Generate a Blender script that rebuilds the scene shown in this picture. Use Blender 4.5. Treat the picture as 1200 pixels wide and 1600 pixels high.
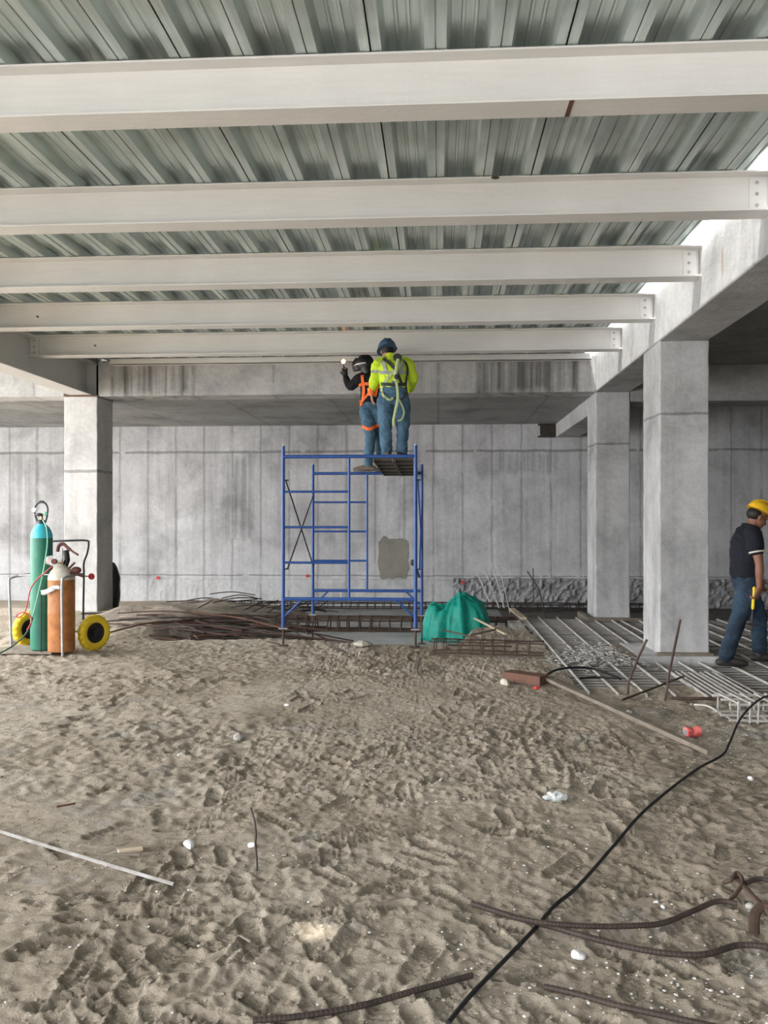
import bpy, bmesh, math, random
import numpy as np
from mathutils import Vector, Matrix, noise
from mathutils.bvhtree import BVHTree

scene = bpy.context.scene
for o in list(bpy.data.objects): bpy.data.objects.remove(o)
C = scene.collection
random.seed(7)
R = math.radians

# ------------------------------------------------------------------ camera, sky, sun, exposure
FPX, VX, HY, CAMZ = 1350.0, 685.0, 809.0, 1.5      # focal length in px (1200x1600 frame), vanishing point, horizon
YAW = math.atan((VX-600)/FPX)
cd = bpy.data.cameras.new('camera'); cam = bpy.data.objects.new('camera', cd); C.objects.link(cam)
cam.location = (0, 0, CAMZ); cam.rotation_euler = (R(90), 0, YAW)
cd.sensor_fit = 'VERTICAL'; cd.sensor_height = 36.0; cd.lens = 36.0*FPX/1600
cd.shift_y = (HY-800)/1600; cd.clip_start = 0.05; cd.clip_end = 200
scene.camera = cam
w = bpy.data.worlds.new('sky'); scene.world = w; w.use_nodes = True
bg = w.node_tree.nodes['Background']; bg.inputs[1].default_value = 3.0
# hazy sky, brighter towards the left where the sun side of the haze is
_n = w.node_tree.nodes; _l = w.node_tree.links
_tc = _n.new('ShaderNodeTexCoord'); _dt = _n.new('ShaderNodeVectorMath'); _dt.operation = 'DOT_PRODUCT'
_dt.inputs[1].default_value = Vector((-.86, -.30, .42)).normalized(); _l.new(_tc.outputs['Generated'], _dt.inputs[0])
_rp = _n.new('ShaderNodeValToRGB'); _e = _rp.color_ramp.elements
_e[0].position = .30; _e[0].color = (.36, .39, .445, 1); _e[1].position = .97; _e[1].color = (3.0, 3.0, 3.0, 1)
_l.new(_dt.outputs['Value'], _rp.inputs[0]); _l.new(_rp.outputs[0], bg.inputs[0])
sun = bpy.data.lights.new('sun', 'SUN'); sun.energy = 8.0; sun.angle = R(0.8); sun.color = (1, .97, .9)
SUND = Vector((0.20, 0.25, -1.0))
so = bpy.data.objects.new('sun', sun); C.objects.link(so)
so.rotation_euler = SUND.to_track_quat('-Z', 'Y').to_euler()
vs = scene.view_settings
vs.view_transform = 'Standard'; vs.look = 'None'; vs.gamma = 1; vs.use_curve_mapping = False
vs.exposure = 0.24

FW = Vector((-math.sin(YAW), math.cos(YAW), 0)); RT = Vector((math.cos(YAW), math.sin(YAW), 0))
def ray(u, v): return FW + RT*((u-600)/FPX) + Vector((0, 0, -(v-HY)/FPX))
def PY(u, v, y):
    d = ray(u, v); return Vector((0, 0, CAMZ)) + d*(y/d.y)
def PZ(u, v, z=0.0):
    d = ray(u, v); return Vector((0, 0, CAMZ)) + d*((z-CAMZ)/d.z)

# ------------------------------------------------------------------ materials
def newmat(name, col=(.5, .5, .5), rough=.6, metal=0.0, spec=.4):
    m = bpy.data.materials.new(name); m.use_nodes = True
    b = m.node_tree.nodes['Principled BSDF']
    b.inputs['Base Color'].default_value = (*col, 1); b.inputs['Roughness'].default_value = rough
    b.inputs['Metallic'].default_value = metal; b.inputs['Specular IOR Level'].default_value = spec
    return m
class NT:
    def __init__(s, m): s.t = m.node_tree; s.n = s.t.nodes; s.l = s.t.links; s.b = s.n['Principled BSDF']; s.co = None
    def coord(s, kind='Object', scale=(1, 1, 1), loc=(0, 0, 0)):
        tc = s.n.new('ShaderNodeTexCoord'); mp = s.n.new('ShaderNodeMapping')
        mp.inputs['Scale'].default_value = scale; mp.inputs['Location'].default_value = loc
        s.l.new(tc.outputs[kind], mp.inputs[0]); return mp.outputs[0]
    def noise(s, co, scale, detail=6, rough=.6, dist=0):
        x = s.n.new('ShaderNodeTexNoise'); x.inputs['Scale'].default_value = scale; x.inputs['Detail'].default_value = detail
        x.inputs['Roughness'].default_value = rough; x.inputs['Distortion'].default_value = dist
        s.l.new(co, x.inputs['Vector']); return x.outputs['Fac']
    def ramp(s, f, stops):
        x = s.n.new('ShaderNodeValToRGB'); e = x.color_ramp.elements
        while len(e) < len(stops): e.new(.5)
        for i, (p, c) in enumerate(stops):
            e[i].position = p; e[i].color = (*c, 1) if len(c) == 3 else c
        s.l.new(f, x.inputs[0]); return x.outputs[0]
    def mix(s, f, a, b, mode='MIX'):
        x = s.n.new('ShaderNodeMix'); x.data_type = 'RGBA'; x.blend_type = mode
        for v, i in ((f, 0), (a, 6), (b, 7)):
            if isinstance(v, (int, float)): x.inputs[i].default_value = v
            elif isinstance(v, tuple): x.inputs[i].default_value = (*v, 1)
            else: s.l.new(v, x.inputs[i])
        return x.outputs[2]
    def math(s, op, a, b=0.0, c=0.0):
        x = s.n.new('ShaderNodeMath'); x.operation = op
        for i, v in enumerate((a, b, c)):
            if isinstance(v, (int, float)): x.inputs[i].default_value = v
            else: s.l.new(v, x.inputs[i])
        return x.outputs[0]
    def sep(s, co):
        x = s.n.new('ShaderNodeSeparateXYZ'); s.l.new(co, x.inputs[0]); return x.outputs
    def bump(s, h, dist=.01, strength=1.0):
        x = s.n.new('ShaderNodeBump'); x.inputs['Distance'].default_value = dist; x.inputs['Strength'].default_value = strength
        s.l.new(h, x.inputs['Height']); s.l.new(x.outputs[0], s.b.inputs['Normal'])
    def col(s, c): s.l.new(c, s.b.inputs['Base Color'])
    def rough(s, c): s.l.new(c, s.b.inputs['Roughness'])

def noisy(name, c1, c2, scale=8, rough=.7, metal=0, bump=.003, bscale=None, kind='Object', spec=.4):
    m = newmat(name, c1, rough, metal, spec); t = NT(m); co = t.coord(kind)
    f = t.noise(co, scale); t.col(t.ramp(f, [(.3, c1), (.7, c2)]))
    if bump: t.bump(t.noise(co, bscale or scale*3), bump)
    return m

def concrete(name, base, streak=.5, seams=None, hj=(), blot=.5, seam_off=0.0, rust=0.0, sc=1.0, runs=()):
    """cast concrete: cloudy grey, pores, water streaks, optional form seams and pour joints"""
    m = newmat(name, base, .88, 0, .25); t = NT(m); co = t.coord()
    d = tuple(c*.62 for c in base); l = tuple(min(1, c*1.22) for c in base)
    f = t.noise(co, 1.1*sc, 9, .62, .3)
    c = t.ramp(f, [(.28, d), (.48, base), (.72, l)])
    f2 = t.noise(co, 14*sc, 5, .7); c = t.mix(.35*blot*2, c, t.ramp(f2, [(.25, (.62,)*3), (.6, (1, 1, 1))]), 'MULTIPLY')
    sv = t.coord(scale=(3.2, 3.2, .16)); st = t.noise(sv, 1.6, 7, .65)
    sm = t.ramp(t.noise(t.coord(loc=(1.3, 4, 2), scale=(1, 1, .3)), .42, 3), [(.40, (.15,)*3), (.60, (1, 1, 1))])
    c = t.mix(t.math('MULTIPLY', sm, streak), c, t.ramp(st, [(.33, (.36, .355, .35)), (.54, (1, 1, 1))]), 'MULTIPLY')
    # dark irregular stains
    stn = t.noise(t.coord(loc=(7, 3, 1)), .7, 8, .6, .4)
    c = t.mix(.6*blot, c, t.ramp(stn, [(.36, (.5, .49, .46)), (.45, (1, 1, 1))]), 'MULTIPLY')
    xyz = t.sep(co); h = None
    for (x0, x1, z0, z1, k_) in runs:       # water-run stains where they are on this face
        mr = lambda v, a, b: t.math('MINIMUM', 1, t.math('MAXIMUM', 0, t.math('DIVIDE', t.math('SUBTRACT', v, a), b-a)))
        ed = t.math('MULTIPLY', t.math('SUBTRACT', t.noise(t.coord(scale=(1, 1, .4)), 5, 5), .5), .5)
        xx = t.math('ADD', xyz[0], ed); zz = t.math('ADD', xyz[2], ed)
        e_ = (x1-x0)*.18; mk = t.math('MULTIPLY', mr(xx, x0, x0+e_), mr(xx, x1, x1-e_))
        mk = t.math('MULTIPLY', mk, t.math('MULTIPLY', mr(zz, z0, z0+.15), mr(zz, z1, z1-.15)))
        rn = t.ramp(t.noise(t.coord(scale=(5.5, 5.5, .12), loc=(2, 2, 2)), 1.3, 5, .6), [(.38, (1, 1, 1)), (.60, (.1,)*3)])
        c = t.mix(t.math('MULTIPLY', t.math('MULTIPLY', mk, rn), k_), c, (.075, .073, .07))
    wob = t.math('MULTIPLY', t.math('SUBTRACT', t.noise(co, 3, 4), .5), .05)
    if seams:
        xx = t.math('ADD', t.math('ADD', xyz[0], seam_off), wob)
        fr = t.math('ABSOLUTE', t.math('SUBTRACT', t.math('FRACT', t.math('DIVIDE', xx, seams)), .5))
        ln = t.math('LESS_THAN', t.math('MULTIPLY', t.math('SUBTRACT', .5, fr), seams), .011)
        wide = t.math('LESS_THAN', t.math('MULTIPLY', t.math('SUBTRACT', .5, fr), seams), .035)
        brk = t.noise(t.coord(scale=(1.3, 1.3, .6), loc=(3, 5, 2)), 1.6, 3)
        ln = t.math('MULTIPLY', ln, t.math('GREATER_THAN', brk, .42))
        c = t.mix(t.math('MULTIPLY', ln, .36), c, (.11, .11, .11))
        c = t.mix(t.math('MULTIPLY', wide, .16), c, (.16, .16, .16))
        h = ln
    for z, wd in hj:
        dz = t.math('ABSOLUTE', t.math('SUBTRACT', t.math('ADD', xyz[2], wob), z))
        ln = t.math('LESS_THAN', dz, wd)
        ln = t.math('MULTIPLY', ln, t.math('GREATER_THAN', t.noise(co, 2.3, 6), .40))
        c = t.mix(t.math('MULTIPLY', ln, .5), c, (.09, .085, .08))
        h = ln if h is None else t.math('MAXIMUM', h, ln)
    if rust:
        rf = t.noise(t.coord(scale=(2, 2, .5), loc=(2, 9, 4)), 1.3, 6)
        c = t.mix(t.math('MULTIPLY', t.math('GREATER_THAN', rf, .68), rust), c, (.30, .19, .12))
    t.col(c)
    bh = t.math('ADD', t.math('MULTIPLY', t.noise(co, 26*sc, 8, .75), .8), t.math('MULTIPLY', t.noise(co, 3*sc, 3), 1.2))
    if h is not None: bh = t.math('SUBTRACT', bh, h)
    t.bump(bh, .012)
    return m

M = {}
M['wall'] = concrete('wall concrete', (.56, .56, .57), .45, .585, ((2.84, .025), (.33, .012)), .6, .1, runs=((-4.45, -3.7, 1.0, 2.85, .55), (.6, 2.6, 2.3, 2.9, .45), (-8.9, -8.2, .6, 2.9, .4), (-3.0, -1.2, .9, 2.2, .22)))
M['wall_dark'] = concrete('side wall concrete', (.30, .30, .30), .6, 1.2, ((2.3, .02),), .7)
M['beamc'] = concrete('beam concrete', (.52, .51, .50), .6, 1.25, (), .8, runs=((-5.1, -3.6, 3.3, 4.2, .85), (.3, 2.4, 3.3, 4.2, .85), (-1.0, -.6, 3.3, 4.2, .5)))
M['beaml'] = concrete('long beam concrete', (.48, .48, .48), .35, None, (), .7, rust=.55)
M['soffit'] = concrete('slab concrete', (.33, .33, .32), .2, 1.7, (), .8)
M['col'] = concrete('column concrete', (.52, .52, .52), .3, None, ((2.60, .014),), .7, rust=.15)
M['col_b'] = concrete('column concrete pale', (.58, .57, .56), .2, None, ((2.22, .022),), .6, rust=.1)
M['pit'] = concrete('shade dark pit floor', (.15, .14, .125), .1, None, (), .9, sc=2)  # base colour darkened to stand in for shade under the rebar mat
M['pad'] = concrete('pad concrete', (.38, .37, .35), .1, None, (), .9, sc=2)
M['mortar'] = concrete('grey mortar floor', (.40, .41, .41), .0, None, (), .6)
M['rubblec'] = noisy('rubble concrete', (.33, .32, .30), (.5, .48, .45), 12)
# white painted steel with a few rust spots
m = M['steel'] = newmat('white painted steel', (.76, .74, .71), .42, 0, .5); t = NT(m); co = t.coord()
c = t.ramp(t.noise(co, .9, 6), [(.3, (.68, .665, .64)), (.7, (.80, .785, .76))])
c = t.mix(t.math('GREATER_THAN', t.noise(t.coord(loc=(4, 1, 1)), 5.5, 3, .6), .765), c, (.22, .11, .07))
c = t.mix(.25, c, t.ramp(t.noise(t.coord(scale=(.6, 8, 8)), 5, 4), [(.3, (.82, .80, .77)), (.6, (1, 1, 1))]), 'MULTIPLY')
t.col(c); t.bump(t.noise(co, 30, 3), .0015)
# galvanised deck
m = M['galv'] = newmat('galvanised deck', (.55, .6, .58), .42, .6, .5); t = NT(m); co = t.coord(scale=(9, .25, 5))
c = t.ramp(t.noise(co, 1.4, 6, .6), [(.25, (.36, .42, .40)), (.55, (.57, .64, .62)), (.8, (.82, .86, .84))])
sp = t.noise(t.coord(), 60, 2); c = t.mix(.15, c, t.ramp(sp, [(.3, (.7, .7, .7)), (.6, (1, 1, 1))]), 'MULTIPLY')
pt = t.noise(t.coord(loc=(1, 2, 0)), 1.3, 4, .6); c = t.mix(.35, c, t.ramp(pt, [(.38, (.48, .47, .42)), (.52, (1, 1, 1))]), 'MULTIPLY')
t.col(c); t.rough(t.ramp(t.noise(t.coord(), 3, 4), [(.3, (.28,)*3), (.7, (.45,)*3)])); t.bump(t.noise(co, 2, 4), .003)
# sand
m = M['sand'] = newmat('damp sand', (.4, .34, .27), .95, 0, .2); t = NT(m); co = t.coord()
f = t.noise(co, .55, 8, .62, .5)
c = t.ramp(f, [(.3, (.35, .295, .225)), (.5, (.50, .43, .345)), (.68, (.585, .52, .43))])
c = t.mix(.5, c, t.ramp(t.noise(co, 9, 8, .7), [(.3, (.66, .65, .63)), (.62, (1, 1, 1))]), 'MULTIPLY')
gz = t.noise(t.coord(loc=(2, 0, 5)), 1.4, 5, .6); c = t.mix(t.math('MULTIPLY', t.math('GREATER_THAN', gz, .62), .35), c, (.40, .39, .38))
wsp = t.noise(co, 85, 2, .5); wr = t.noise(t.coord(loc=(9, 1, 0)), 1.1, 4)
c = t.mix(t.math('MULTIPLY', t.math('GREATER_THAN', t.math('ADD', wsp, t.math('MULTIPLY', wr, .3)), .895), .8), c, (.85, .84, .82))
t.col(c)
bh = t.math('ADD', t.math('MULTIPLY', t.noise(co, 22, 10, .72, .4), 1.0), t.math('MULTIPLY', t.noise(co, 120, 4, .7), .22))
t.bump(bh, .034)
M['dirt'] = noisy('dirt', (.20, .17, .14), (.34, .29, .24), 6, .95, 0, .02, 25)
M['rebar'] = noisy('rusty rebar', (.055, .034, .026), (.12, .080, .062), 9, .75, .25, .001, 60)
M['rebar_grey'] = noisy('cement splashed rebar', (.38, .355, .33), (.60, .58, .55), 4, .7, .2, .001, 60)
M['rebar_dark'] = noisy('dark rebar', (.035, .029, .026), (.08, .066, .058), 7, .7, .3, .001, 60)
M['rebar_mid'] = noisy('dull brown grey rebar', (.27, .25, .235), (.48, .455, .43), 5, .7, .2, .001, 60)
M['blue'] = noisy('blue painted steel', (.012, .05, .22), (.022, .09, .32), 5, .42, .0, .0005, 60, spec=.5)
M['plank'] = noisy('weathered metal plank', (.17, .155, .135), (.27, .25, .22), 5, .6, .3)
M['jeans'] = noisy('blue denim', (.035, .085, .14), (.085, .165, .24), 7, .9, 0, .012, 14)
M['jeans_dark'] = noisy('washed dark denim', (.004, .007, .013), (.038, .075, .12), 3.2, .9, 0, .012, 14)
M['hivis'] = noisy('yellow green work shirt', (.50, .68, .02), (.62, .80, .05), 6, .85, 0, .012, 12)
M['black'] = noisy('black cloth', (.005, .005, .008), (.010, .010, .014), 9, .9, 0, .012, 12)
M['navy'] = noisy('navy polo cloth', (.004, .0055, .011), (.008, .010, .018), 9, .9, 0, .012, 12)
M['orange'] = newmat('orange webbing', (.85, .16, .03), .7)
M['limeweb'] = newmat('pale green webbing', (.45, .55, .28), .7)
M['darkweb'] = newmat('dark webbing', (.045, .05, .045), .8)
M['reflect'] = newmat('grey reflective tape', (.33, .36, .34), .4)
M['skin'] = noisy('brown skin', (.20, .085, .05), (.26, .12, .075), 12, .55, 0, .001, 90)
M['skin2'] = noisy('tanned skin', (.33, .16, .10), (.40, .2, .13), 12, .55, 0, .001, 90)
M['hair'] = newmat('black hair', (.01, .009, .008), .6)
M['helmet_y'] = newmat('yellow helmet plastic', (.80, .47, .02), .3, 0, .5)
M['helmet_b'] = newmat('blue grey helmet plastic', (.05, .10, .17), .25, 0, .5)
M['plastic_k'] = newmat('black plastic', (.012, .012, .013), .4)
M['white'] = noisy('white plastic', (.70, .70, .70), (.82, .82, .82), 8, .5)
M['leather'] = noisy('dark boot leather', (.022, .019, .017), (.05, .042, .036), 20, .6)
M['tan'] = noisy('dusty brown leather', (.10, .075, .055), (.16, .12, .09), 20, .8)
M['o2green'] = noisy('green painted cylinder', (.02, .15, .10), (.04, .22, .145), 6, .42)
M['o2top'] = newmat('light blue paint', (.06, .50, .62), .4)
M['acorange'] = noisy('orange painted cylinder', (.28, .10, .03), (.48, .20, .065), 9, .55, 0, .003, 20)
M['cream'] = noisy('worn cream paint', (.45, .42, .34), (.6, .57, .5), 14, .6)
M['tyre'] = noisy('yellow rubber', (.72, .50, .015), (.80, .58, .03), 10, .55, 0, .002)
M['tube_grey'] = noisy('scuffed grey steel tube', (.30, .29, .29), (.5, .49, .49), 14, .5, .4)
M['tube_dark'] = newmat('dark steel tube', (.04, .04, .05), .45, .4)
M['brass'] = newmat('brass', (.55, .36, .12), .35, .9)
M['red'] = newmat('red paint', (.62, .03, .03), .45)
M['hose_green'] = newmat('pale green hose', (.20, .50, .36), .5)
M['hose_dark'] = newmat('dark green hose', (.02, .07, .045), .5)
M['hose_red'] = newmat('red hose', (.50, .06, .07), .5)
M['maroon'] = noisy('maroon leather', (.06, .018, .015), (.12, .04, .03), 15, .7)
m = M['tarp'] = noisy('teal tarpaulin', (.0, .22, .17), (.005, .34, .26), 7, .55, 0, .02, 9)
M['wood'] = noisy('weathered lumber', (.14, .118, .092), (.235, .20, .16), 9, .85)
M['wood_red'] = noisy('red brown lumber', (.095, .045, .032), (.16, .08, .055), 9, .8)
M['wood_pale'] = noisy('pale cut wood', (.50, .40, .28), (.60, .5, .38), 9, .85)
M['cable'] = newmat('black cable', (.012, .012, .014), .5)
M['can'] = noisy('faded red carton', (.75, .08, .08), (.85, .25, .22), 30, .5)
M['film'] = newmat('clear plastic film', (.75, .8, .8), .2, 0, .5)
NT(M['film']).b.inputs['Alpha'].default_value = .55
M['patch'] = concrete('fresh mortar patch', (.27, .255, .22), .05, None, (), .4)
M['stain'] = M['patch']
m = M['flame'] = newmat('flame', (1, .5, .2)); b_ = m.node_tree.nodes['Principled BSDF']
b_.inputs['Emission Color'].default_value = (1, .42, .12, 1); b_.inputs['Emission Strength'].default_value = 9
M['brown_bar'] = noisy('dark brown rebar', (.030, .021, .017), (.060, .044, .036), 9, .7, .1, .001, 60)
M['pvc'] = noisy('dusty white conduit', (.15, .125, .105), (.42, .41, .40), 7, .8)

# ------------------------------------------------------------------ mesh helpers
class MB:
    def __init__(s): s.v = []; s.f = []; s.mi = []
    def add(s, vs_, fs_, mi=0):
        k = len(s.v); s.v += [tuple(p) for p in vs_]; s.f += [tuple(i+k for i in f) for f in fs_]; s.mi += [mi]*len(fs_); return s
    def box(s, a, b, mi=0):
        x0, y0, z0 = a; x1, y1, z1 = b
        return s.add([(x0, y0, z0), (x1, y0, z0), (x1, y1, z0), (x0, y1, z0), (x0, y0, z1), (x1, y0, z1), (x1, y1, z1), (x0, y1, z1)],
                     [(0, 3, 2, 1), (4, 5, 6, 7), (0, 1, 5, 4), (1, 2, 6, 5), (2, 3, 7, 6), (3, 0, 4, 7)], mi)
    def rings(s, rings, mi=0, cap=True):
        n = len(rings[0]); vs_ = [p for r_ in rings for p in r_]; fs_ = []
        for i in range(len(rings)-1):
            for j in range(n):
                a = i*n+j; b = i*n+(j+1) % n; fs_.append((a, b, b+n, a+n))
        if cap: fs_.append(tuple(range(n-1, -1, -1))); fs_.append(tuple(range((len(rings)-1)*n, len(rings)*n)))
        return s.add(vs_, fs_, mi)
    def tube(s, pts, r, n=8, mi=0, side=None, cap=True):
        """r: radius, list of radii, or list of (a,b) with a along `side`"""
        pts = [Vector(p) for p in pts]; rr = []
        prev = None
        for i, p in enumerate(pts):
            t_ = (pts[min(i+1, len(pts)-1)]-pts[max(i-1, 0)])
            t_ = t_.normalized() if t_.length > 1e-9 else Vector((0, 0, 1))
            ref = Vector(side) if side is not None else (prev if prev is not None else (Vector((0, 0, 1)) if abs(t_.z) < .9 else Vector((1, 0, 0))))
            a_ = ref - t_*ref.dot(t_)
            if a_.length < 1e-6: a_ = t_.orthogonal()
            a_.normalize(); prev = a_; b_2 = t_.cross(a_)
            q = r[i] if isinstance(r, (list, tuple)) else r
            ra, rb = q if isinstance(q, (tuple, list)) else (q, q)
            rr.append([p + a_*(ra*math.cos(2*math.pi*k/n)) + b_2*(rb*math.sin(2*math.pi*k/n)) for k in range(n)])
        return s.rings(rr, mi, cap)
    def lathe(s, prof, n=24, M4=None, mi=0):
        rr = [[Vector((max(r_, 1e-4)*math.cos(2*math.pi*k/n), max(r_, 1e-4)*math.sin(2*math.pi*k/n), z)) for k in range(n)] for r_, z in prof]
        if M4 is not None: rr = [[M4 @ p for p in r_] for r_ in rr]
        return s.rings(rr, mi)
    def ell(s, c, r, n=16, m_=10, rot=None, mi=0):
        c = Vector(c); rr = []
        for i in range(m_+1):
            th = math.pi*i/m_; z = -math.cos(th); q = max(math.sin(th), .01)
            ring = [Vector((r[0]*q*math.cos(2*math.pi*k/n), r[1]*q*math.sin(2*math.pi*k/n), r[2]*z)) for k in range(n)]
            rr.append([c + (rot @ p if rot else p) for p in ring])
        return s.rings(rr, mi)
    def cap(s, pts, rad, side=None, n=14):
        """loft with rounded ends (for limbs)"""
        pts = [Vector(p) for p in pts]; rad = [q if isinstance(q, tuple) else (q, q) for q in rad]
        d0 = (pts[0]-pts[1]).normalized(); d1 = (pts[-1]-pts[-2]).normalized()
        # smooth resample
        P_, Q_ = [], []
        N = len(pts)
        for i in range(N-1):
            p0, p1, p2, p3 = pts[max(i-1, 0)], pts[i], pts[i+1], pts[min(i+2, N-1)]
            for k in range(4):
                u = k/4; u2, u3 = u*u, u*u*u
                P_.append(.5*((2*p1)+(-p0+p2)*u+(2*p0-5*p1+4*p2-p3)*u2+(-p0+3*p1-3*p2+p3)*u3))
                Q_.append(tuple(rad[i][j]*(1-u)+rad[i+1][j]*u for j in (0, 1)))
        P_.append(pts[-1]); Q_.append(rad[-1])
        e0 = [(P_[0]+d0*min(rad[0])*k_, (rad[0][0]*q_, rad[0][1]*q_)) for k_, q_ in ((.95, .25), (.7, .7))]
        e1 = [(P_[-1]+d1*min(rad[-1])*k_, (rad[-1][0]*q_, rad[-1][1]*q_)) for k_, q_ in ((.7, .7), (.95, .25))]
        al = e0+list(zip(P_, Q_))+e1
        return s.tube([a for a, b in al], [b for a, b in al], n, 0, side)
    def build(s, name, mats, parent=None, smooth=False, bevel=0, loc=None):
        me = bpy.data.meshes.new(name); me.from_pydata(s.v, [], s.f)
        for m_ in (mats if isinstance(mats, (list, tuple)) else [mats]): me.materials.append(m_)
        if any(s.mi): me.polygons.foreach_set('material_index', s.mi)
        bm = bmesh.new(); bm.from_mesh(me); bmesh.ops.recalc_face_normals(bm, faces=bm.faces); bm.to_mesh(me); bm.free()
        o = bpy.data.objects.new(name, me); C.objects.link(o)
        if parent is not None: o.parent = parent
        if loc is not None: o.location = loc
        if smooth:
            me.polygons.foreach_set('use_smooth', [True]*len(me.polygons))
            me.set_sharp_from_angle(angle=R(42))
        if bevel:
            b = o.modifiers.new('bevel', 'BEVEL'); b.width = bevel; b.segments = 2; b.limit_method = 'ANGLE'
        return o
def tag(o, label=None, cat=None, group=None, kind=None):
    for k, v in (('label', label), ('category', cat), ('group', group), ('kind', kind)):
        if v: o[k] = v
    return o
def thing(name, label, cat, loc=(0, 0, 0), rz=0, group=None):
    o = bpy.data.objects.new(name, None); C.objects.link(o); o.empty_display_size = .1
    o.location = loc; o.rotation_euler = (0, 0, rz); return tag(o, label, cat, group)
def copy_tree(o, parent=None):
    c = o.copy(); C.objects.link(c); c.parent = parent
    for ch in [x for x in C.objects if x.parent == o]: copy_tree(ch, c)
    return c
def curve_pts(pts, n=8):
    pts = [Vector(p) for p in pts]; out = []
    N = len(pts)
    for i in range(N-1):
        p0, p1, p2, p3 = pts[max(i-1, 0)], pts[i], pts[i+1], pts[min(i+2, N-1)]
        for k in range(n):
            u = k/n; u2, u3 = u*u, u*u*u
            out.append(.5*((2*p1)+(-p0+p2)*u+(2*p0-5*p1+4*p2-p3)*u2+(-p0+3*p1-3*p2+p3)*u3))
    out.append(pts[-1]); return out
def rebar_mb(pts, r, step=.03, n=6, rib=.0):
    """bar along a path; ribbed when rib > 0"""
    pts = [Vector(p) for p in pts]; out = [pts[0]]
    for a, b in zip(pts, pts[1:]):
        k = max(1, int((b-a).length/step)) if rib else 1
        for i in range(1, k+1): out.append(a.lerp(b, i/k))
    rr = [r*(1+rib*(1 if i % 2 else -.3)) for i in range(len(out))]
    return MB().tube(out, rr, n)

# ------------------------------------------------------------------ ground height
rng = np.random.default_rng(5)
TAB = rng.random((256, 256))
def vn(x, y, s, o=0):
    x = np.asarray(x, float)/s + 37.3*o + 1000; y = np.asarray(y, float)/s + 17.7*o + 1000
    ix = np.floor(x).astype(int); iy = np.floor(y).astype(int); fx = x-ix; fy = y-iy
    fx = fx*fx*(3-2*fx); fy = fy*fy*(3-2*fy)
    g = lambda a, b: TAB[a % 256, b % 256]
    return (g(ix, iy)*(1-fx)+g(ix+1, iy)*fx)*(1-fy) + (g(ix, iy+1)*(1-fx)+g(ix+1, iy+1)*fx)*fy - .5
def sst(a, b, x): q = np.clip((x-a)/(b-a), 0, 1); return q*q*(3-2*q)
PIT = -.29
prints = []
rr_ = random.Random(3)
for i in range(330):
    y = 2.2 + 7.6*rr_.random()**1.3; x = rr_.uniform(-.45, .42)*y*1.05
    if y > 7 and x > 1.0: continue
    prints.append((x, y, rr_.uniform(0, 6.28), rr_.uniform(.85, 1.1)))
def ruts():
    out = []
    for px in ([(775, 1092), (752, 1112), (746, 1140)], [(838, 1105), (822, 1130), (822, 1160), (838, 1190), (850, 1230), (878, 1236)],
               [(872, 1112), (857, 1135), (860, 1165), (876, 1195), (880, 1228)]):
        out.append(curve_pts([PZ(u, v) for u, v in px], 10))
    return out
RUTS = ruts()
def gh(x, y, detail=True):
    x = np.asarray(x, float); y = np.asarray(y, float)
    h = .045*vn(x, y, 1.3, 1) + .026*vn(x, y, .55, 2)
    if detail:
        wx = x + .08*vn(x, y, .2, 8); wy = y + .08*vn(x, y, .2, 9)
        amp = .45 + 1.2*np.clip(vn(x, y, .9, 12)+.5, 0, 1)
        h = h + amp*(.018*vn(wx, wy, .21, 3) - .016*np.abs(vn(wx, wy, .13, 4)) + .015*vn(wx, wy, .07, 5) - .020*np.abs(vn(wx, wy, .045, 10)) + .012*vn(x, y, .03, 6) + .008*vn(x, y, .016, 7))
        for (px, py, a, s) in prints:
            m = (np.abs(x-px) < .2) & (np.abs(y-py) < .2)
            if not np.any(m): continue
            dx = x[m]-px; dy = y[m]-py; u = (dx*math.cos(a)+dy*math.sin(a))/s; v = (-dx*math.sin(a)+dy*math.cos(a))/s
            wd = .046*(1-.25*np.cos(u*22)); d = np.sqrt((u/.142)**2+(v/wd)**2)
            ins = np.clip((1.08-d)/.16, 0, 1)
            rim = np.exp(-((d-1.18)/.13)**2)
            h[m] += -.011*ins + .004*ins*np.sign(np.sin(u*240)) + .007*rim
        for path in RUTS:
            bx = [p.x for p in path]; by = [p.y for p in path]
            m = (x > min(bx)-.2) & (x < max(bx)+.2) & (y > min(by)-.2) & (y < max(by)+.2)
            if not np.any(m): continue
            xs, ys = x[m], y[m]; d2 = np.full(xs.shape, 9.)
            for p in path: d2 = np.minimum(d2, (xs-p.x)**2+(ys-p.y)**2)
            d = np.sqrt(d2); bk = np.clip(.55+1.6*vn(xs, ys, .11, 31), 0, 1.2); d = d+.03*vn(xs, ys, .05, 32); h[m] += bk*(.014*np.exp(-((d-.04)/.020)**2) - .014*np.exp(-(d/.022)**2))
    # excavation behind the sand edge
    e = 10.35 + .35*vn(x, y*0, .9, 20) + .12*vn(x, y*0, .25, 21) + 1.6*sst(.15, .6, x)*(1-sst(1.15, 1.3, x)) 
    e = np.where(x > 1.25, 7.75 + .15*vn(x, y*0, .5, 22) - .9*sst(2.4, 3.2, x), e)
    q = sst(0, .9, y-e)*(1-(1-sst(-3.9, -3.2, x)))
    h = h*(1-.75*q) + (PIT-.02)*q
    h = h - .27*(1-sst(-3.9, -3.2, x))*sst(13.2, 14.8, y)
    # the left side rises to a low dirt bank near the column
    h = h + .06*(1-sst(-4.2, -3.4, x))*sst(10, 11, y)
    return h
def G(x, y, detail=False): return float(gh(np.array([float(x)]), np.array([float(y)]), detail)[0])

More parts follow.
